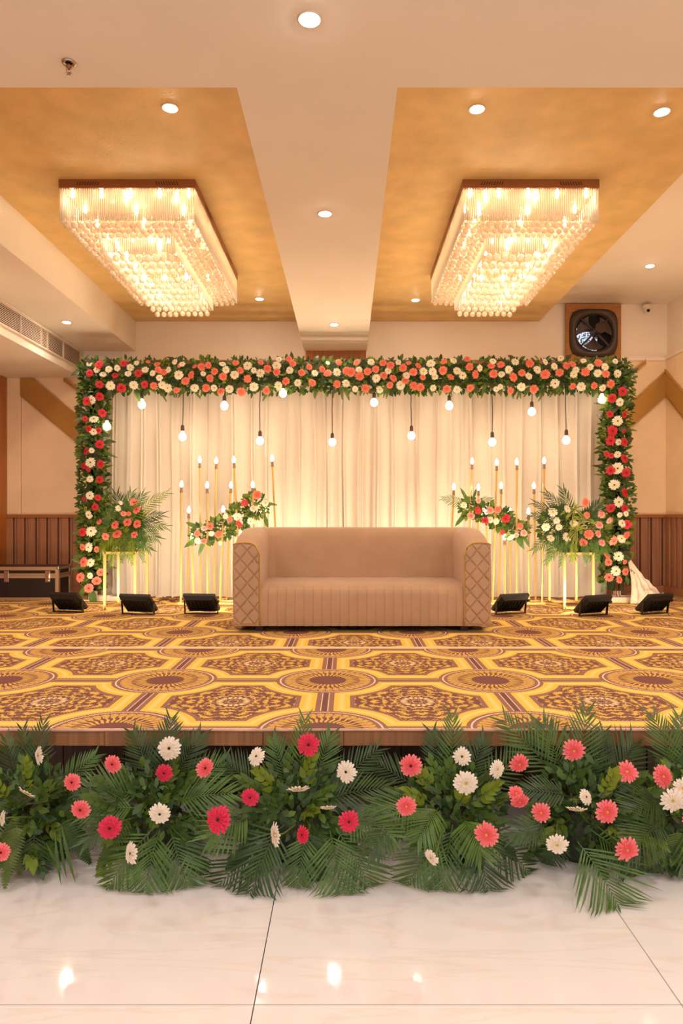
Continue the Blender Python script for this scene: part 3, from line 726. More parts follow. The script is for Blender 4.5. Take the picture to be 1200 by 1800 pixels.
for k in range(280):
    px, py, nx, nz = arch_point(rr); p = aw(px, py, AY+rr.uniform(-.03, .06)+.06*max(abs(nx), abs(nz)))
    d = rdir(rr, (nx, -.5, nz+.1), .6); link('leaf', LEAF[rr.choice(('dark', 'mid', 'mid', 'lime'))], arch, p, leaf_quat(d, (0, -1, .5), rr.uniform(-.5, .5)), rr.uniform(.9, 1.5))
# fern tips hanging under the beam and sticking out of the posts
for k in range(64):
    px = 200+k*13.6+rr.uniform(-5, 5); py = 676+rr.uniform(-6, 8); Y = AY+.05+rr.uniform(-.02, .1)
    big = px in () or rr.random() < .25
    a = aw(px, py, Y); bb = aw(px+rr.uniform(-16, 16), py+rr.uniform(12, 26)+(8 if big else 0), Y-rr.uniform(0, .05))
    part('fern_tip', fern_mb(a, bb, (0, -1, .2), .045 if big else .032, 12), M['fern'] if rr.random() < .7 else M['leaf_mid'], arch)
for k in range(34):
    s = k % 2; py = 655+rr.random()*360; px = (142 if rr.random() < .6 else 188) if s == 0 else (1062 if rr.random() < .7 else 1104)
    dx = -1 if px in (142, 1062) else 1
    a = aw(px-dx*8, py, AY+.08); bb = aw(px+dx*rr.uniform(8, 20), py+rr.uniform(-12, 14), AY+.02)
    part('fern_tip', fern_mb(a, bb, (0, -1, .3), .03, 10), M['fern'] if s else M['leaf_mid'], arch)
def arch_flower(k, px, py, r, parent, off, Y, spread=.28, facing=None, label=True, dk=None):
    n = Vector(facing) if facing else Vector((rr.gauss(0, spread), -1, rr.gauss(0.05, spread)))
    dark = dk if dk is not None else ((k == 'R') or (k == 'W' and (px < 180 or px > 1070 or rr.random() < .12)) or (k == 'P' and py > 960))
    me = rr.choice(GER[k+('d' if dark else 'y')])
    o = link('gerbera', me, parent, W(px, py, Y)-off, track(n) @ Quaternion((0, 0, 1), rr.uniform(0, 6.28)), r*1.06*Y/F); o['label'] = GLAB[k]
    return o
for k, L_ in ARCH_FL.items():
    for i, (px, py, r) in enumerate(L_):
        edge = 0; n = None
        cxp = 165 if px < 200 else 1084 if px > 1062 else None
        nx = rr.gauss(0, .25); nz = rr.gauss(0, .22)
        if cxp and py > 700: nx += (px-cxp)/24*.35
        elif py < 645: nz += .35
        elif py > 672: nz -= .15
        arch_flower(k, px, py, r, arch, AO, AY-.05+rr.uniform(-.02, .02)+(.03 if py < 640 else 0), facing=(nx, -1, nz))
# sprigs at the bottom of the posts
for (p0, p1) in (((150, 1030), (138, 1052)), ((163, 1035), (166, 1062)), ((160, 1035), (158, 1060)), ((1066, 1018), (1058, 1043)), ((1100, 1012), (1105, 1028))):
    q0, q1 = aw(*p0, AY), aw(*p1, AY-.03); b = MB(); add_leaf(b, q0, q1-q0, (0, -1, .1), (q1-q0).length, .06 if p1[0] < 300 else .05)
    part('long_leaf', b, M['palm'], arch)
b = MB()
for k in range(5): b.tube([aw(1086+k*2-4, 1020, AY+.1), aw(1083+5*sin(k*2), 1045, AY+.06), aw(1092+k*2, 1062, AY)], .004, 4)
part('flower_stems', b, M['cable'], arch)

# ------------------------------------------------------------------ hanging bulbs
def pendant(px, py_sock, py_bulb, lb, Y=8.0, r=.042):
    v = W(px, py_bulb, Y); top = W(px, 672, Y).z
    t = thing('pendant_bulb', lb, 'light bulb', (v.x, Y-.06, v.z), 'bare bulbs hanging from the arch')
    zs = W(0, py_sock, Y).z-v.z; zc = top-v.z
    if zc > zs+.03: part('cord', MB().tube([(0, .0, zs+.02), (.008*sin(px), .01, (zs+zc)*.5), (0, .04, zc)], .005, 5), M['cord'], t)
    part('socket', MB().lathe([(.010, .045), (.020, .030), (.021, -.02), (.018, -.026)], 14, (0, 0, zs)), M['socket'], t, smooth=True)
    zb = zs-.025; pr = [(.012, zb), (.017, zb-.012)]+[(r*sin(a), r*cos(a)*1.1) for a in [.45+.32*i for i in range(9)]]
    part('bulb', MB().lathe([(a, z) for a, z in pr], 16), M['e_bulb'], t, smooth=True)
pend = [(252, 699, 713, 'bare bulb hanging nearest the left flower post'), (323, 755, 769, 'low bare bulb second from the left'), (396, 703, 715, 'high bare bulb third from the left'),
 (458, 765, 776, 'low bare bulb nearest the left end of the sofa'), (498, 681, 693, 'high bare bulb half hidden under the garland'), (584, 769, 778, 'low bare bulb above the sofa middle'),
 (657, 698, 709, 'high bare bulb right of the middle'), (722, 756, 767, 'low bare bulb above the sofa right half'), (788, 703, 715, 'high bare bulb left of the right candle stand'),
 (863, 767, 778, 'low bare bulb above the right candle stand'), (932, 714, 725, 'high bare bulb second from the right post'), (992, 763, 775, 'low bare bulb nearest the right flower post'),
 (191, 737, 751, 'bare bulb touching the left flower post'), (1054, 690, 704, 'bare bulb tucked in the right arch corner')]
for a in pend: pendant(*a)

# ------------------------------------------------------------------ candle stands
cb_me = MB().lathe([(.008, -.032), (.014, -.022), (.019, -.004), (.017, .012), (.010, .030), (.002, .044)], 12).mesh('bulb', M['e_candle'], True)
ch_me = MB().lathe([(.010, -.095), (.016, -.088), (.017, -.072), (.013, -.066), (.015, -.058), (.013, -.034), (.009, -.030)], 10).mesh('lamp_holder', M['holder'], True)
def candle_stand(label, poles, x_a, x_b, side):
    Y = 7.75; c = thing('candle_stand', label, 'candle stand', (W((x_a+x_b)/2, 0, Y).x, Y, S+.008)); off = c.location.copy()
    xa, xb = W(x_a, 0, Y).x-off.x, W(x_b, 0, Y).x-off.x
    for yy in (-.10, .12): part('base_rail', MB().box(xa, xb, yy-.012, yy+.012, 0, .02), M['gold'], c)
    for k in range(4): xx = xa+(xb-xa)*k/3; part('cross_rail', MB().box(xx-.012, xx+.012, -.10, .12, .0, .02), M['gold'], c)
    ex = xa if side < 0 else xb
    part('outrigger', MB().tube([(ex, -.1, .012), (ex+side*.09, -.24, .012)], .011, 6), M['gold'], c)
    for i, (bx, top, base) in enumerate(poles):
        dy = -.10 if i % 2 == 0 else .12; Yi = Y+dy; tp = W(bx, top, Yi)-off; bs = Vector((W(base, 0, Yi).x-off.x, dy, .01))
        d = (bs-tp).normalized(); q = track(-d)
        p = part('pole', MB().tube([bs, tp+d*.09], .0115, 6), M['gold'], c)
        h = link('lamp_holder', ch_me, c, tp, q); link('bulb', cb_me, c, tp, q)
    return c, off
LP = [(319, 851.5, 317.5), (332, 897, 330), (337.5, 945, 340), (351, 808.5, 353), (364, 853, 365), (380, 810, 376.5), (392, 895.5, 387), (406, 853, 398), (411, 808.5, 424), (423, 940, 412), (444, 852, 449), (465, 896, 467), (478, 806, 490)]
RP = [(797.5, 856, 789), (829.5, 811, 820), (812, 944, 812), (840.5, 857, 838), (873, 813, 865), (880.5, 854, 876), (886.5, 944, 887), (895.5, 899, 897), (908, 812, 907.5), (854, 899, 856), (928.5, 899, 929.5), (938, 854, 941), (956, 810, 952.5)]
cl, clo = candle_stand('gold candle stand of slim poles left of the sofa', LP, 316, 500, -1)
crr, cro = candle_stand('gold candle stand of slim poles right of the sofa', RP, 780, 954, 1)

def cluster(name, label, cat, loc, flowers, Y, leaves, group=None, seed=1):
    """a flower arrangement; leaves = list of (px, py, rx, ry, count)"""
    t = thing(name, label, cat, loc, group); off = Vector(loc); q = random.Random(seed)
    fb = {'mid': MB(), 'lime': MB(), 'dark': MB()}
    for (px, py, rx, ry, n) in leaves:
        for _ in range(n):
            a = q.uniform(0, 2*pi); r_ = sqrt(q.random()); dx, dy = cos(a)*r_, sin(a)*r_
            p = W(px+dx*rx, py+dy*ry, Y+.02+.08*r_+q.uniform(-.02, .08))-off; d = rdir(q, (dx*.8, -.4, -dy*.8+.1), .6)
            l = q.uniform(.035, .07); add_leaf(fb[q.choice(('mid', 'lime', 'mid', 'dark'))], p, d, (0, -1, .5), l, l*.5)
        for _ in range(max(3, n//9)):
            a = q.uniform(0, 2*pi); r_ = .5+.5*q.random(); p = W(px+cos(a)*r_*rx, py+sin(a)*r_*ry, Y+.0)-off; d = rdir(q, (cos(a), -.4, -sin(a)+.1), .4)
            link('leaf', LEAF[q.choice(('mid', 'lime', 'dark'))], t, p, leaf_quat(d, (0, -1, .5), q.uniform(-.5, .5)), q.uniform(.9, 1.6))
    for k, b in fb.items(): part('small_foliage', b, M['leaf_'+k], t, kind='stuff', smooth=True)
    for (px, py, r, k) in flowers: arch_flower(k, px, py, r, t, off, Y-.07, .35, dk=(k in 'RP' and q.random() < .5))
    return t, off
def pfrond(t, off, p0, p1, Y0, Y1, wid, m='palm', n=18, up=(0, -1, .4), sag=.1, lw=.009, nm='palm_frond', **k):
    return part(nm, frond_mb(W(*p0, Y0)-off, W(*p1, Y1)-off, up, wid, n, sag, lw=lw, **k), M[m], t)
lg = [(452,870,8,'P'),(429.5,884,6.5,'R'),(466,884,7,'W'),(445,894,6,'W'),(441,916.5,7,'W'),(418,909,8,'W'),(420,921,7,'R'),(403.5,913,6,'P'),(396,908,5,'W'),(369,925,7,'P'),(358,928.5,5,'B'),(384,939.5,7.5,'P'),(372,938,5,'W'),(346,938,6,'P'),(358,951.5,6.5,'B'),(347,950.5,6,'W'),(387,955,4,'W')]
t, o = cluster('candle_stand_garland', 'slanting garland of mixed gerberas on the left candle stand', 'flower garland', (W(400, 0, 7.6).x, 7.62, W(0, 930, 7.6).z), lg, 7.62,
  [(358, 940, 22, 16, 150), (390, 928, 24, 18, 170), (420, 908, 22, 20, 170), (448, 888, 22, 20, 150)], seed=2)
for p0, p1, w_ in (((352, 942), (322, 962), .06), ((360, 948), (347, 978), .05), ((350, 928), (326, 918), .05), ((465, 905), (470, 928), .05)):
    q0, q1 = W(*p0, 7.6)-o, W(*p1, 7.58)-o; b = MB(); add_leaf(b, q0, q1-q0, (0, -1, .1), (q1-q0).length, w_); part('long_leaf', b, M['palm'], t)
for p0, p1 in (((462, 884), (488, 888)), ((422, 890), (402, 888))): part('fern_tip', fern_mb(W(*p0, 7.6)-o, W(*p1, 7.6)-o, (0, -1, .2), .035, 10), M['fern'], t)
rg = [(815,888,6,'W'),(840.5,880,5,'B'),(839.5,897,7,'R'),(827.5,907,7,'B'),(861,897,7.5,'B'),(874.5,896,6.5,'P'),(852,915,7,'R'),(862,914,5.5,'W'),(872,916.5,6,'W'),(889,911.5,7.5,'R'),(914,925,6,'P'),(920.5,937,6,'B'),(897.5,945,7,'W'),(883,936,5,'R'),(907,941,5,'B')]
t, o = cluster('candle_stand_garland', 'slanting garland of mixed gerberas on the right candle stand', 'flower garland', (W(865, 0, 7.6).x, 7.62, W(0, 915, 7.6).z), rg, 7.62,
  [(826, 893, 18, 16, 130), (852, 900, 22, 16, 150), (880, 912, 22, 17, 160), (905, 932, 22, 16, 150)], seed=3)
for p0, p1, w_ in (((820, 900), (800, 925), .05), ((824, 885), (810, 857), .04), ((905, 940), (922, 965), .06), ((916, 935), (932, 962), .04), ((830, 880), (838, 858), .03)):
    q0, q1 = W(*p0, 7.6)-o, W(*p1, 7.58)-o; b = MB(); add_leaf(b, q0, q1-q0, (0, -1, .1), (q1-q0).length, w_); part('long_leaf', b, M['palm'], t)
pfrond(t, o, (818, 888), (780, 876), 7.62, 7.55, .10, n=12, lw=.008, ang=1.2, droop=.5); pfrond(t, o, (838, 884), (862, 878), 7.62, 7.55, .08, n=10, lw=.007, ang=1.2, droop=.5)
pfrond(t, o, (910, 928), (932, 925), 7.62, 7.55, .06, n=9, lw=.006, ang=1.2, droop=.4)

# ------------------------------------------------------------------ gold flower stands with their arrangements
def box_stand(x0, x1, y0, y1, zt, lb):
    t = thing('flower_stand', lb, 'flower stand', ((x0+x1)/2, (y0+y1)/2, S+.008)); hx, hy = (x1-x0)/2, (y1-y0)/2; w2 = .012
    for sx in (-1, 1):
        for sy in (-1, 1): part('leg', MB().box(sx*hx-w2, sx*hx+w2, sy*hy-w2, sy*hy+w2, 0, zt), M['gold'], t)
    for z in (.0, zt-.024):
        for s in (-1, 1):
            part('rail', MB().box(-hx, hx, s*hy-w2, s*hy+w2, z, z+.024), M['gold'], t); part('rail', MB().box(s*hx-w2, s*hx+w2, -hy, hy, z, z+.024), M['gold'], t)
    part('top_plate', MB().box(-hx, hx, -hy, hy, zt-.004, zt), M['gold'], t)
    return t
box_stand(-2.52, -2.205, 7.22, 7.66, .60, 'gold box frame stand carrying flowers by the left post')
box_stand(2.27, 2.57, 7.26, 7.80, .59, 'gold box frame stand carrying flowers by the right post')
sl = [(235,883,7,'P'),(240,895.5,8,'P'),(217,903,5,'P'),(226,903,4.5,'P'),(224,918,8,'P'),(241,921,7.5,'P'),(202,923,8,'P'),(206,939,8.5,'P'),(236,940,6.5,'P'),(185.5,943,7,'P'),(208,893.5,6,'W'),(212,884,4,'W')]
t, o = cluster('stand_arrangement', 'coral gerberas and palm fronds on the left gold stand', 'flower arrangement', (W(222, 0, 7.42).x, 7.42, S+.608), sl, 7.35, [(218, 920, 34, 34, 420), (202, 940, 28, 24, 240), (232, 948, 22, 18, 150)], 'arrangements on the gold stands', 4)
for p1, m in (((290, 868), 'leaf_lime'), ((282, 905), 'palm_dark'), ((288, 925), 'palm'), ((275, 945), 'palm'), ((262, 965), 'palm'), ((228, 975), 'leaf_lime'), ((178, 965), 'leaf_lime'), ((190, 975), 'leaf_lime'), ((205, 870), 'palm_dark'), ((230, 868), 'palm'), ((250, 870), 'palm')):
    pfrond(t, o, (222, 925), p1, 7.40, 7.28, .16, m, n=16, up=(0, -1, .5), sag=.12, lw=.011, droop=.3)
for p0, p1, m in (((212, 942), (196, 992), 'leaf_lime'), ((222, 945), (214, 985), 'palm'), ((232, 945), (232, 990), 'leaf_lime'), ((242, 942), (252, 985), 'palm')):  # lime fronds: the glow is put into their lighter colour
    pfrond(t, o, p0, p1, 7.16, 7.12, .07, m, n=13, up=(0, -1, .5), sag=.1, lw=.009, droop=.2)
sr = [(971,900,8.5,'W'),(997,894.5,7.5,'W'),(978,915,6,'W'),(959,926.5,7.5,'W'),(982,926.5,6,'W'),(1008,920,7,'W'),(967.5,946,7,'W'),(996,944,9,'W'),(1028.5,883.5,8,'P'),(1031,905.5,6,'P'),(1034.5,939.5,8.5,'P'),(1025,954,7,'P'),(1056.5,904,7,'B'),(1053,923,7,'B'),(1051,938.5,7,'B'),(1057.5,954,7,'B'),(1070,916,5,'B'),(1078,950.5,8,'P')]
t, o = cluster('stand_arrangement', 'white and coral gerberas with striped leaves on the right gold stand', 'flower arrangement', (W(1010, 0, 7.45).x, 7.45, S+.598), sr, 7.35, [(980, 925, 32, 34, 400), (1035, 934, 36, 34, 420), (1005, 952, 28, 16, 150)], 'arrangements on the gold stands', 5)
for p1, m in (((942, 885), 'palm_dark'), ((938, 905), 'palm_dark'), ((962, 868), 'palm_dark'), ((990, 862), 'palm_dark'), ((940, 965), 'palm'), ((965, 980), 'palm'), ((1040, 975), 'palm'), ((1068, 968), 'palm'), ((1052, 885), 'palm_dark'), ((1008, 975), 'palm')):
    pfrond(t, o, (1000 if p1[0] < 1020 else 1020, 925), p1, 7.42, 7.28, .15, m, n=17, up=(0, -1, .5), sag=.1, lw=.011, droop=.3)
for p0, p1, m in (((975, 948), (960, 990), 'palm'), ((992, 950), (986, 992), 'palm'), ((1008, 952), (1006, 985), 'leaf_lime'), ((1025, 952), (1030, 990), 'palm'), ((1040, 952), (1052, 985), 'palm')):  # the lime one has the glow painted into its colour
    pfrond(t, o, p0, p1, 7.18, 7.14, .07, m, n=13, up=(0, -1, .5), sag=.1, lw=.009, droop=.2)
q = random.Random(9)
for k in range(34):
    c0 = ((1010, 895), (1014, 932), (1022, 915))[k % 3]; a = q.uniform(0, 6.28); p0 = W(*c0, 7.30)-o; dl_ = Vector((cos(a), -.25, sin(a)+.15)).normalized()
    b = MB(); l = q.uniform(.12, .18)
    for wd, mi in ((.022, 0), (.010, 1)):
        pts = []
        for v, ww in ((0, .5), (.4, 1), (.8, .7), (1, .05)):
            c = p0+dl_*l*v+Vector((0, -.002*mi, -.5*l*v*v)); s = dl_.cross(Vector((0, 1, 0))).normalized()*wd*ww/2; pts += [c-s, c+s]
        b.add(pts, [(0, 1, 3, 2), (2, 3, 5, 4), (4, 5, 7, 6)], mi)
    part('striped_leaf', b, [M['cream_stripe'], M['leaf_mid']], t)

# ------------------------------------------------------------------ satin drape spilling at the right post
v0 = W(1102, 985, 8.0)
def drape(u, v):
    top = W(1102+5*u, 982, 8.0); bl = W(1108, 1064, 7.66); br = W(1166, 1050, 7.9); v = v
    p = top*(1-v)+(bl*(1-u)+br*u)*v; k = v*(1-v)*4
    return (p.x-.03*k*u, p.y-.05*k-.03*sin(u*23+v*4)*v, max(S+.012, p.z+.02*sin(u*17+3*v)*v+.016*sin(u*9+v*31)*v+.012*sin(u*31-v*17)*v+.06*max(0, v-.6)*sin(pi*u)))
def heap(u, v):
    c = W(1140, 1052, 7.78); a = 2*pi*u; rr_ = .17*v
    return (c.x+rr_*cos(a)*1.15+.01*sin(a*5), c.y+rr_*sin(a)*.55, S+.012+max(0, .11*(1-v**1.5)+.022*sin(a*6+v*5)*(1-v)*1.5+.012*sin(v*22+a*3)*(1-v)))
tag(part('cloth_drape', MB().grid(drape, 60, 30).grid(heap, 60, 16), M['satin'], smooth=True), 'white satin cloth spilling onto the carpet by the right post', 'cloth')

# ------------------------------------------------------------------ sofa
SX, SF, SW = .123, 5.77, 2.14
sofa = thing('sofa', 'beige velvet tub sofa with quilted arms and gold piping', 'sofa', (SX, SF, S+.008))
HW = SW/2; T = .215; D = .86; Z0 = .05; H0, H1 = .745, .865
def path():
    """outer plan outline left-front to right-front, with inward normals"""
    r = .30; P = [(-HW, 0), (-HW, .15), (-HW, .35), (-HW, D-r)]
    P += [(-HW+r-r*cos(a), D-r+r*sin(a)) for a in [pi/2*i/8 for i in range(1, 9)]]
    P += [(-HW+r+(2*HW-2*r)*i/10, D) for i in range(1, 10)]
    P += [(-x, y) for x, y in reversed(P[:12])]
    return P
PTH = path()
def nrm_in(i):
    a, b = Vector(PTH[max(0, i-1)]), Vector(PTH[min(len(PTH)-1, i+1)]); t = (b-a).normalized(); return Vector((t.y, -t.x))
def top_h(y): t = min(1, max(0, y/.5)); return H0+(H1-H0)*(1-(1-t)**2)
sec = []   # (inward offset, z as fraction kind)
shell = MB(); NS = 15; vs = []
for i, (x, y) in enumerate(PTH):
    n = nrm_in(i); h = top_h(y); rt = .10
    tt = T*(1.0 if y < D-.3 else 1.0)
    prof = [(0.0, Z0), (-.004, Z0+.2), (-.002, h-.09), (.004, h-.035), (.02, h-.010), (.06, h-.001), (.11, h), (.155, h-.006), (.190, h-.028), (.214, h-.065), (.226, h-.13), (.222, h-.28), (.215, .34), (.215, .2), (.215, Z0)]
    for o_, z in prof: vs.append((x+n.x*o_, y+n.y*o_, z))
fs = [(i*NS+k, i*NS+k+1, (i+1)*NS+k+1, (i+1)*NS+k) for i in range(len(PTH)-1) for k in range(NS-1)]
shell.add(vs, fs); so = part('backrest_shell', shell, M['velvet'], sofa, smooth=True)
ss = so.modifiers.new('s', 'SUBSURF'); ss.levels = ss.render_levels = 1
def arm_front(sgn):
    b = MB(); h = H0
    def hz(u):   # u 0 outer .. 1 inner
        o_ = u*(T+.008); pr = [(0, h-.020), (.008, h-.012), (.03, h-.006), (.07, h-.001), (.11, h), (.155, h-.006), (.190, h-.028), (.223, h-.10)]
        for (a, za), (c, zc) in zip(pr, pr[1:]):
            if o_ <= c: return za+(zc-za)*(o_-a)/(c-a)
        return pr[-1][1]
    def f(u, v):
        o_ = u*(T+.008); z = Z0+(hz(u)-Z0)*v; x = o_; zz = z
        s = .135
        g1 = abs(((x*1.15+zz)/s) % 1-.5)*2; g2 = abs(((x*1.15-zz)/s) % 1-.5)*2     # 1 on the stitch lines
        gr = max(0, (max(g1, g2)-.80)/.20); e = min(1, min(u, 1-u)*14, v*25, (1-v)*25)
        dy = -.016*(1-gr**1.3)*e-.004
        return (sgn*(-HW+o_) , dy, z)
    b.grid(f, 56, 150); part('quilted_arm_front', b, M['velvet'], sofa, smooth=True)
    # gold piping along the inner and top edge
    pts = [(sgn*(-HW+u*(T+.008)), -.012, hz(u)) for u in [i/14 for i in range(0, 15)]]+[(sgn*(-HW+T+.008), -.012, H0-.10-(H0-.10-Z0)*k/6) for k in range(1, 7)]
    part('gold_piping', MB().tube(pts, .0055, 6), M['piping'], sofa, smooth=True)
arm_front(1); arm_front(-1)
def seat(u, v):
    x = -HW+T+(2*HW-2*T)*u
    prof = [(.012, Z0), (.0, .12), (-.004, .22), (.002, .32), (.018, .352), (.055, .376), (.12, .388), (.35, .400), (.68, .402)]
    s = v*(len(prof)-1); i = min(int(s), len(prof)-2); t = s-i; y = prof[i][0]*(1-t)+prof[i+1][0]*t; z = prof[i][1]*(1-t)+prof[i+1][1]*t
    k = (u*23+.0) % 1; a = 1 if v < .62 else max(0, 1-(v-.62)*4)
    y -= .010*a*(1-k)**.6*min(1, k*14); z += .0015*sin(u*40)*(v > .6)-.012*(v > .55)*sin(u*pi)*0
    return (x, y, z)
part('pleated_seat', MB().grid(seat, 23*14, 24), M['velvet'], sofa, smooth=True)
part('under_frame', MB().box(-HW+.03, HW-.03, .05, D-.05, Z0-.005, Z0+.05), M['black'], sofa)
for sx in (-1, 1):
    for yy in (.09, D-.12): part('leg', MB().box(sx*.86-.03, sx*.86+.03, yy-.03, yy+.03, 0, Z0), M['wood_dark'], sofa)

# ------------------------------------------------------------------ floodlights
def floodlight(px, py, turn, lb, lean):
    Y = F*(CH-S)/(py-912); v = W(px, py, Y); t = thing('floodlight', lb, 'floodlight', (v.x, Y, S+.008), None, 'black floodlights facing the curtain')
    return t
def floodlight(px, py, lb, turn):
    Y = F*(CH-S)/(py-912)+.10; x = (px-610)*(Y)/F
    t = thing('floodlight', lb, 'floodlight', (x, Y, S+.008), 'black floodlights facing the curtain'); t.rotation_euler = (0, 0, turn)
    # housing: back faces the camera, glass faces up and away; hinge near the lower edge
    q = Matrix.Rotation(R(46), 4, 'X')
    h = MB()
    w2, hh_ = .162, .115
    back = [(-w2*.82, -.045, -hh_*.8), (w2*.82, -.045, -hh_*.8), (w2*.82, -.045, hh_*.8), (-w2*.82, -.045, hh_*.8)]
    mid = [(-w2, -.01, -hh_), (w2, -.01, -hh_), (w2, -.01, hh_), (-w2, -.01, hh_)]
    fro = [(-w2, .02, -hh_), (w2, .02, -hh_), (w2, .02, hh_), (-w2, .02, hh_)]
    h.add(back+mid+fro, [(0, 1, 2, 3)]+[(k*4+i, (k+1)*4+i, (k+1)*4+(i+1) % 4, k*4+(i+1) % 4) for k in (0, 1) for i in range(4)])
    for k in range(7): xx = -w2*.7+k*w2*.7/3; h.box(xx-.003, xx+.003, -.056, -.044, -hh_*.7, hh_*.7)
    h.v = [tuple(q @ Vector(p)+Vector((0, 0, .115))) for p in h.v]
    part('housing', h, M['flood_black'], t, bevel=.004)
    gl = MB().box(-w2*.93, w2*.93, .018, .022, -hh_*.92, hh_*.92); gl.v = [tuple(q @ Vector(p)+Vector((0, 0, .115))) for p in gl.v]
    part('glass', gl, M['e_flood' if 300 < px < 950 else 'e_flood_dim'], t)
    for s in (-1, 1): part('bracket_arm', MB().box(s*(w2+.006)-.004, s*(w2+.006)+.004, -.012, .012, 0, .14), M['flood_black'], t, rot=(R(8), 0, 0), bevel=.002)
    part('bracket_foot', MB().box(-w2-.01, w2+.01, -.015, .015, 0, .008), M['flood_black'], t)
    part('bracket_knob', MB().tube([(w2+.01, -.04, .13), (w2+.03, -.04, .13)], .014, 10), M['flood_black'], t)
fl_ = [(120, 1080, 'black floodlight at the far left beside the flight case', -.25), (243, 1084, 'black floodlight in front of the left gold stand', -.2), (354, 1083, 'black floodlight just left of the sofa', -.12),
       (897, 1083, 'black floodlight just right of the sofa', .35), (1042, 1086, 'black floodlight in front of the right gold stand', .4), (1150, 1083, 'black floodlight at the far right beside the satin cloth', .4)]
fl_ += [(520, 1063, 'black floodlight hidden behind the sofa, left half', 0), (735, 1063, 'black floodlight hidden behind the sofa, right half', 0)]
for a in fl_: floodlight(*a)
# ------------------------------------------------------------------ flight case
fcx0, fcx1 = -4.30, -3.345; fc = thing('flight_case', 'black flight case with metal edges and latches against the left wall', 'case', ((fcx0+fcx1)/2, 8.05, S+.008))
hw, dp, ht = (fcx1-fcx0)/2, .36, .385
part('case_body', MB().box(-hw+.006, hw-.006, .006, dp-.006, .006, ht*.74), M['case_black'], fc)
part('lid', MB().box(-hw+.006, hw-.006, .006, dp-.006, ht*.76, ht-.004), M['case_black'], fc)
for y in (0, dp-.012):
    for z0, z1 in ((0, .03), (ht*.66, ht*.745), (ht*.755, ht*.80), (ht-.04, ht)): part('metal_edge', MB().box(-hw, hw, y, y+.012, z0, z1), M['alu'], fc)
for s in (-1, 1):
    for y in (0, dp-.04): part('metal_edge', MB().box(s*hw-(.04 if s > 0 else 0), s*hw+(.04 if s < 0 else 0), y-.001, y+.041, 0, ht+.001), M['alu'], fc)
    for z0, z1 in ((0, .03), (ht*.66, ht*.745), (ht*.755, ht*.8), (ht-.03, ht)): part('metal_edge', MB().box(s*hw-.008, s*hw+.003, 0, dp, z0, z1), M['alu'], fc)
    for y in (.015, dp-.015): part('ball_corner', MB().ico((s*(hw-.012), y, ht-.012), .024, 2), M['chrome'], fc, smooth=True)
part('lid_top', MB().box(-hw, hw, 0, dp, ht, ht+.004), M['case_black'], fc)
for px in (12, 84):
    x = W(px, 0, 8.05).x-fc.location.x
    la = part('latch', MB().box(x-.028, x+.028, -.012, -.001, ht*.54, ht*.88), M['chrome'], fc, bevel=.003)
    part('latch_hook', MB().box(x-.02, x+.02, -.022, -.012, ht*.66, ht*.78).tube([(x-.014, -.018, ht*.6), (x+.014, -.018, ht*.6)], .006, 8), M['chrome'], la)
# ------------------------------------------------------------------ cables and floor clutter behind
q = random.Random(21)
def cable(pts, lb, r=.006):
    P = [W(px, py, F*(CH-S)/(py-912))+Vector((0, 0, .014)) for px, py in pts]; out = []
    for i in range(len(P)-1):
        for k in range(5):
            t = k/5; out.append(P[i]*(1-t)+P[i+1]*t+Vector((0, .02*sin(i*3+k), .006*abs(sin(k*2+i)))))
    out.append(P[-1]); tag(part('power_cable', MB().tube(out, r, 6), M['cable'], smooth=True), lb, 'cable', 'cables along the curtain foot')
cable([(262, 1053), (285, 1051), (300, 1058), (320, 1055), (340, 1060)], 'brown cable looping beside the left candle stand')
cable([(255, 1057), (275, 1060), (292, 1055), (310, 1062), (330, 1057)], 'brown cable lying nearest the left floodlights')
cable([(268, 1050), (300, 1052), (330, 1051), (400, 1052)], 'brown cable running straight along the curtain foot at left')
cable([(870, 1053), (900, 1054), (940, 1052), (985, 1054), (1030, 1052), (1085, 1053)], 'brown cable running along the curtain foot at right')
cable([(112, 1057), (124, 1052), (138, 1055), (128, 1059)], 'brown cable coiled by the flight case')
cable([(186, 1053), (196, 1056), (206, 1054), (218, 1057)], 'brown cable by the foot of the left post')
b = MB().box(-.20, .22, -.03, .03, 0, .05).box(-.06, .06, -.034, -.03, .015, .035)
tag(part('extension_board', b, M['white_plastic'], loc=(W(200, 0, 8.02).x, 8.0, S+.008), bevel=.006), 'white extension board at the foot of the left post', 'extension board')
b = MB().box(-.16, .16, -.03, .03, 0, .055).box(-.04, .04, -.034, -.03, .015, .035)
tag(part('extension_board', b, M['white_plastic'], loc=(W(1076, 0, 8.02).x, 7.86, S+.008), bevel=.006), 'white extension board at the foot of the right post', 'extension board')

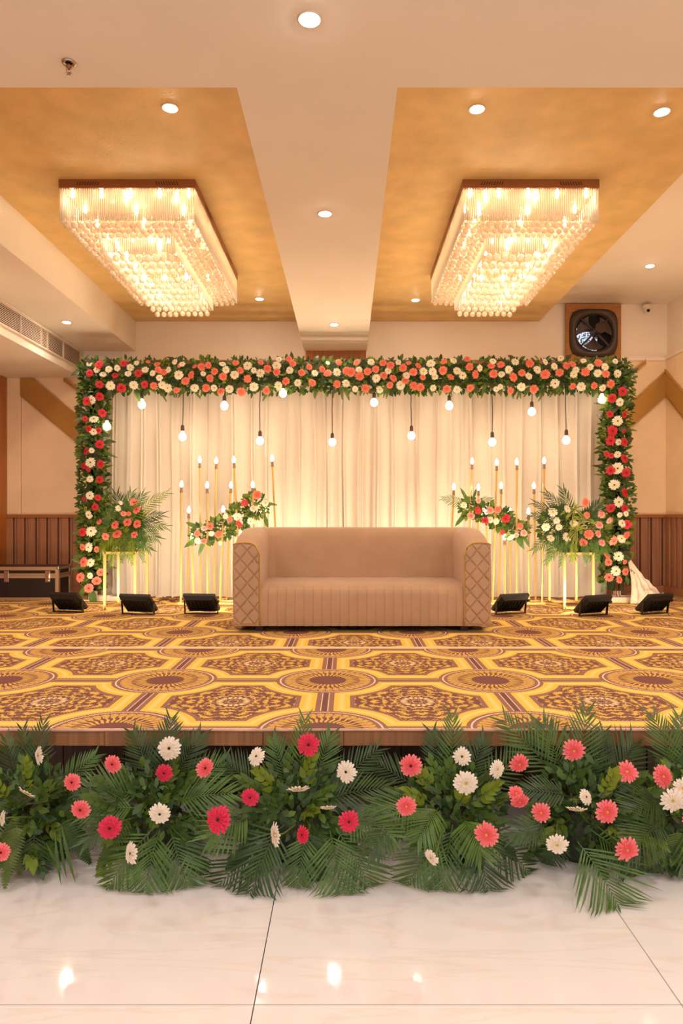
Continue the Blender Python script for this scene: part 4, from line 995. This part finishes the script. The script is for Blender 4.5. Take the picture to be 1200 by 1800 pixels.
# ------------------------------------------------------------------ foreground arrangements on the floor
GB = {k: [gerbera_mesh(M[pm], M['stem'], 40+i, 17+2*i, False) for i in range(3)] for k, pm in (('W', 'white_petal_near'), ('P', 'pink_petal_near'), ('R', 'red_petal_near'))}
CEN = {c: MB().lathe([(.24, .02), (.23, .10), (.17, .155), (.08, .15), (.02, .12)], 16).mesh('flower_eye', M[m], True) for c, m in (('d', 'c_dark'), ('y', 'c_yellow'))}
def spray_stem(l): return MB().tube([(0, 0, 0), (0, l*.5, l*.03), (0, l, -l*.05)], [.0022, .0016, .0008], 4)
SPR = {}
def arrangement(cx, label, flowers, fronds, seed, rx=100, drapes=()):
    q = random.Random(seed); base = Vector(((cx-610)*3.0/F, 3.0, 0)); t = thing('floor_arrangement', label, 'flower arrangement', base, 'flower arrangements along the stage front')
    def yy(py): return 3.02-max(0, (py-1310))*.0021
    part('wrapped_base', MB().lathe([(.11, 0), (.13, .03), (.125, .14), (.10, .17)], 14), mat('dark_wrap', (50, 54, 34), .6), t, smooth=True)
    hub = Vector((0, 0, .17))
    # filler foliage
    fb = {'mid': MB(), 'dark': MB()}
    RX = .88*rx*3.0/F
    for _ in range(430):
        while True:
            a, b_, c = q.uniform(-1, 1), q.uniform(-1, 1), q.uniform(-1, 1)
            if a*a+b_*b_+c*c < 1: break
        p = Vector((a*RX, b_*.17-.03, .20+c*.19)); 
        if p.z < .01: continue
        d = rdir(q, (a, b_-.4, c+.2), .5); l = q.uniform(.03, .06); add_leaf(fb['dark' if q.random() < .7 else 'mid'], p, d, (0, -1, .7), l, l*.5)
    for k, b in fb.items(): part('filler_foliage', b, M['leaf_'+k], t, kind='stuff', smooth=True)
    # leafy sprays: stem with its leaves
    for _ in range(26):
        a, c = q.uniform(-1, 1), q.uniform(-.75, 1); dep = q.uniform(-.6, 1)
        out = Vector((a, -.15-.8*dep if c < .4 else -.1-.5*dep, c)).normalized(); l = q.uniform(.10, .17)
        p0 = Vector((a*RX*.62, -.07-.12*max(0, dep), .20+c*.11)); d = (out+Vector((0, -.2, .0))).normalized()
        qq = leaf_quat(d, (0, -1, .8), q.uniform(-.4, .4)); kind = q.choice(('dark', 'mid', 'mid', 'lime'))
        if p0.z+d.z*l < .02: continue
        sp_ = part('leaf_spray', spray_stem(l), M['stem'], t, p0, qq)
        nl = 9
        for k in range(nl):
            s = -1 if k % 2 else 1; v = .15+.85*k/(nl-1); an = s*(.95-.5*v) if k < nl-1 else 0
            link('leaf', LEAF[kind], sp_, (0, l*v, -l*.05*v), Quaternion((0, 0, 1), -an) @ Quaternion((0, 1, 0), q.uniform(-.5, .5)), q.uniform(.7, 1.1))
    for (p0, p1, w_, m, kd) in fronds:
        Y0 = yy(p0[1])+.05; Y1 = yy(p1[1])
        if p1[1] < 1380: Y0, Y1 = 3.03, 3.08
        tip = W(*p1, Y1)
        if tip.z < .015 or p1[1] > 1500:   # tip rests on the floor
            Y1 = F*(CH-.012)/(p1[1]-912); tip = W(*p1, Y1)
        b0 = W(*p0, Y0); up = (0, -1, .9) if p1[1] > 1380 else (0, -1, .3)
        if kd == 'palm':
            fm = frond_mb(b0-base, tip-base, up, w_*1.22, 16, .10, lw=.0082, droop=.14)
            fm.v = [(x, y, z if z > .012 else .004+.008*math.exp((z-.012)*6)) for x, y, z in fm.v]
            part('palm_frond', fm, M[m], t)
        elif kd == 'fern': part('fern_frond', fern_mb(b0-base, tip-base, up, w_, 20), M[m], t)
        else:
            b = MB(); d = tip-b0; add_leaf(b, b0-base, d, up, d.length, w_); part('blade_leaf', b, M[m], t)
    for (px, py, r, k, ctr, nx, nz) in flowers:
        Y = yy(py)-.16; pos = W(px, py, Y); n = Vector((nx, -1, nz)).normalized(); sc = r*Y/F*1.04; qq = track(n) @ Quaternion((0, 0, 1), q.uniform(0, 6))
        o = link('gerbera', q.choice(GB[k]), t, pos-base, qq, sc); o['label'] = GLAB[k]
        link('flower_eye', CEN[ctr], o)
        Mi = (Matrix.Translation(pos-base) @ qq.to_matrix().to_4x4() @ Matrix.Scale(sc, 4)).inverted()
        a = pos-base; back = a-n*.03; end = hub+Vector((a.x*.35, 0, .0)); mid = (back*.55+end*.45)-n*.03+Vector((0, 0, -.01))
        P = [a-n*.004, back, mid, end]; part('flower_stalk', MB().tube([Mi @ p for p in P], [.0028/sc]*4, 5), M['stem'], o, smooth=True)
    return t
PL, PD = 'palm', 'palm_dark'
arrangement(55, 'floor arrangement of coral and white gerberas at the far left', 
  [(69,1328,16,'W','d',-1.0,.1),(47,1392,17,'W','y',-.9,-1.6),(127,1375,16,'P','d',-.15,.1),(142,1423,18,'P','d',-.1,-.1),(5,1438,13,'W','d',-1.2,.3),(2,1498,16,'P','d',.2,.1)],
  [((60,1400),(75,1275),.09,PD,'palm'),((70,1400),(40,1285),.08,PD,'palm'),((50,1400),(10,1300),.08,PD,'palm'),((90,1400),(165,1330),.08,PL,'palm'),((30,1450),(8,1565),.06,'fern','fern'),((20,1440),(35,1540),.06,'fern','fern'),((0,1400),(-20,1480),.08,PD,'palm'),
   ((108,1452),(128,1555),.014,PL,'b'),((104,1462),(112,1550),.012,PL,'b'),((96,1460),(102,1560),.012,PL,'b'),((80,1480),(110,1543),.01,PL,'b'),((110,1440),(160,1520),.06,'leaf_dark','fern'),((60,1460),(70,1530),.09,PD,'palm')], 31, 92)
arrangement(275, 'floor arrangement with a large white gerbera above a crimson one', 
  [(298,1315,21,'W','d',-.1,.1),(288.5,1358.5,16,'R','d',-.1,-.1),(359.5,1350,17,'P','d',.8,.1),(281,1430,19,'W','d',.1,-.1),(193,1455,21,'R','d',.1,.0),(198,1343,16,'P','d',-.1,0),(231,1500,19,'W','d',-.9,.2),(384,1441,24,'R','d',-.3,.4)],
  [((285,1380),(300,1268),.10,PD,'palm'),((280,1380),(235,1290),.10,PD,'palm'),((300,1380),(350,1295),.10,PD,'palm'),((300,1400),(392,1340),.11,PL,'palm'),((310,1410),(405,1395),.12,PL,'palm'),((250,1400),(155,1385),.13,PL,'palm'),((240,1420),(150,1430),.10,PL,'palm'),
   ((230,1440),(168,1532),.06,'fern','fern'),((270,1455),(190,1560),.12,PL,'palm'),((280,1460),(255,1568),.13,PL,'palm'),((300,1460),(330,1560),.13,PL,'palm'),((320,1450),(350,1540),.09,PD,'palm'),((220,1430),(150,1480),.08,PD,'palm')], 32, 100)
arrangement(520, 'floor arrangement with a crimson gerbera standing highest at the middle', 
  [(451,1330,16,'W','d',-.5,.7),(541.7,1309,20,'R','d',.0,.1),(608.5,1356.6,19,'W','d',-.35,.1),(439.4,1401.5,16,'R','d',.0,.0),(524.6,1385.5,20,'W','y',.2,-1.9),(576,1418.5,15,'W','y',.1,-1.8),(612.6,1444,19,'R','d',.2,.1),(531.5,1467.5,15,'R','d',-.9,.3),(484,1467,21,'W','y',-2.2,.2)],
  [((520,1400),(535,1268),.09,'leaf_mid','palm'),((510,1390),(480,1300),.09,PL,'palm'),((545,1390),(580,1295),.10,PL,'palm'),((560,1400),(660,1320),.10,PD,'palm'),((470,1400),(400,1340),.11,PD,'palm'),((560,1410),(675,1385),.10,PD,'palm'),((440,1430),(372,1470),.13,PL,'palm'),
   ((500,1450),(385,1555),.17,PD,'palm'),((490,1450),(440,1570),.15,PD,'palm'),((540,1460),(520,1560),.10,PL,'palm'),((580,1460),(600,1570),.15,PL,'palm'),((590,1455),(650,1558),.15,PL,'palm'),((610,1430),(690,1470),.12,PL,'palm'),((540,1455),(555,1550),.09,PD,'palm')], 33, 105)
arrangement(790, 'floor arrangement with a big white gerbera and coral ones around it', 
  [(722,1345.6,20,'P','d',-.2,.0),(812,1330,16,'W','d',-.3,.3),(873,1352,16,'W','y',.5,.1),(818.5,1376,22,'W','y',.0,-.1),(912,1342,18,'P','y',.2,-.2),(714,1416.7,18,'P','y',-.1,.0),(906.6,1395,14,'P','y',.2,.8),(913,1408,17,'P','y',.1,-.5),(855,1467,21,'P','y',-.35,.2),(758.5,1507,15,'W','y',-1.0,-.4)],
  [((790,1390),(795,1262),.09,PL,'palm'),((780,1390),(760,1290),.09,PD,'palm'),((810,1390),(850,1300),.09,PD,'palm'),((760,1400),(660,1340),.10,PD,'palm'),((830,1400),(925,1310),.10,PL,'palm'),((740,1410),(655,1450),.13,PL,'palm'),((700,1440),(650,1500),.10,PD,'palm'),
   ((780,1460),(715,1555),.13,PL,'palm'),((795,1450),(775,1563),.14,PL,'palm'),((820,1450),(858,1565),.15,PD,'palm'),((840,1450),(930,1535),.14,PD,'palm'),((770,1420),(735,1475),.10,PL,'palm'),((815,1440),(845,1500),.12,PL,'palm')], 34, 100)
arrangement(1020, 'floor arrangement with one broad palm frond lying on the tiles', 
  [(1008,1319,20,'P','y',.0,.0),(950.7,1428,17,'P','y',-.2,.1),(978.7,1484,20,'W','y',-.2,-.3),(1065.9,1426.5,21,'P','y',.1,.1),(1013,1420.7,18,'W','y',-.2,-1.9),(1029,1401,14,'W','d',.6,.5),(1101.3,1356.7,19,'P','y',-.1,.6),(1101.3,1492.7,22,'P','y',.1,-.1)],
  [((1000,1390),(1030,1252),.12,PL,'palm'),((980,1370),(890,1270),.12,PL,'palm'),((990,1370),(955,1275),.13,PL,'palm'),((1030,1380),(1060,1290),.09,PD,'palm'),((1060,1380),(1110,1310),.14,PD,'palm'),((1080,1400),(1010,1350),.10,PD,'palm'),((1000,1400),(910,1390),.08,PD,'palm'),
   ((1015,1480),(1085,1590),.19,PL,'palm'),((1040,1460),(1110,1530),.10,PL,'palm'),((960,1450),(900,1470),.08,PD,'palm'),((1080,1450),(1120,1540),.14,PD,'palm'),((990,1460),(960,1520),.08,PD,'palm')], 35, 95)
arrangement(1195, 'floor arrangement cut by the right edge of the picture', 
  [(1164,1364.7,20,'P','y',.3,.3),(1181.3,1407,21,'W','y',-.1,.0),(1198,1386,18,'W','y',.2,.2),(1215,1440,18,'P','y',.2,.2)],
  [((1190,1380),(1150,1262),.10,PL,'palm'),((1200,1380),(1195,1265),.11,PL,'palm'),((1210,1380),(1240,1290),.11,PL,'palm'),((1170,1410),(1105,1430),.12,PD,'palm'),((1160,1440),(1108,1500),.12,PD,'palm'),((1170,1440),(1150,1535),.09,PD,'palm'),((1190,1460),(1180,1530),.06,'fern','fern'),((1200,1450),(1225,1540),.12,PL,'palm'),((1165,1480),(1120,1533),.05,'fern','fern')], 36, 88)
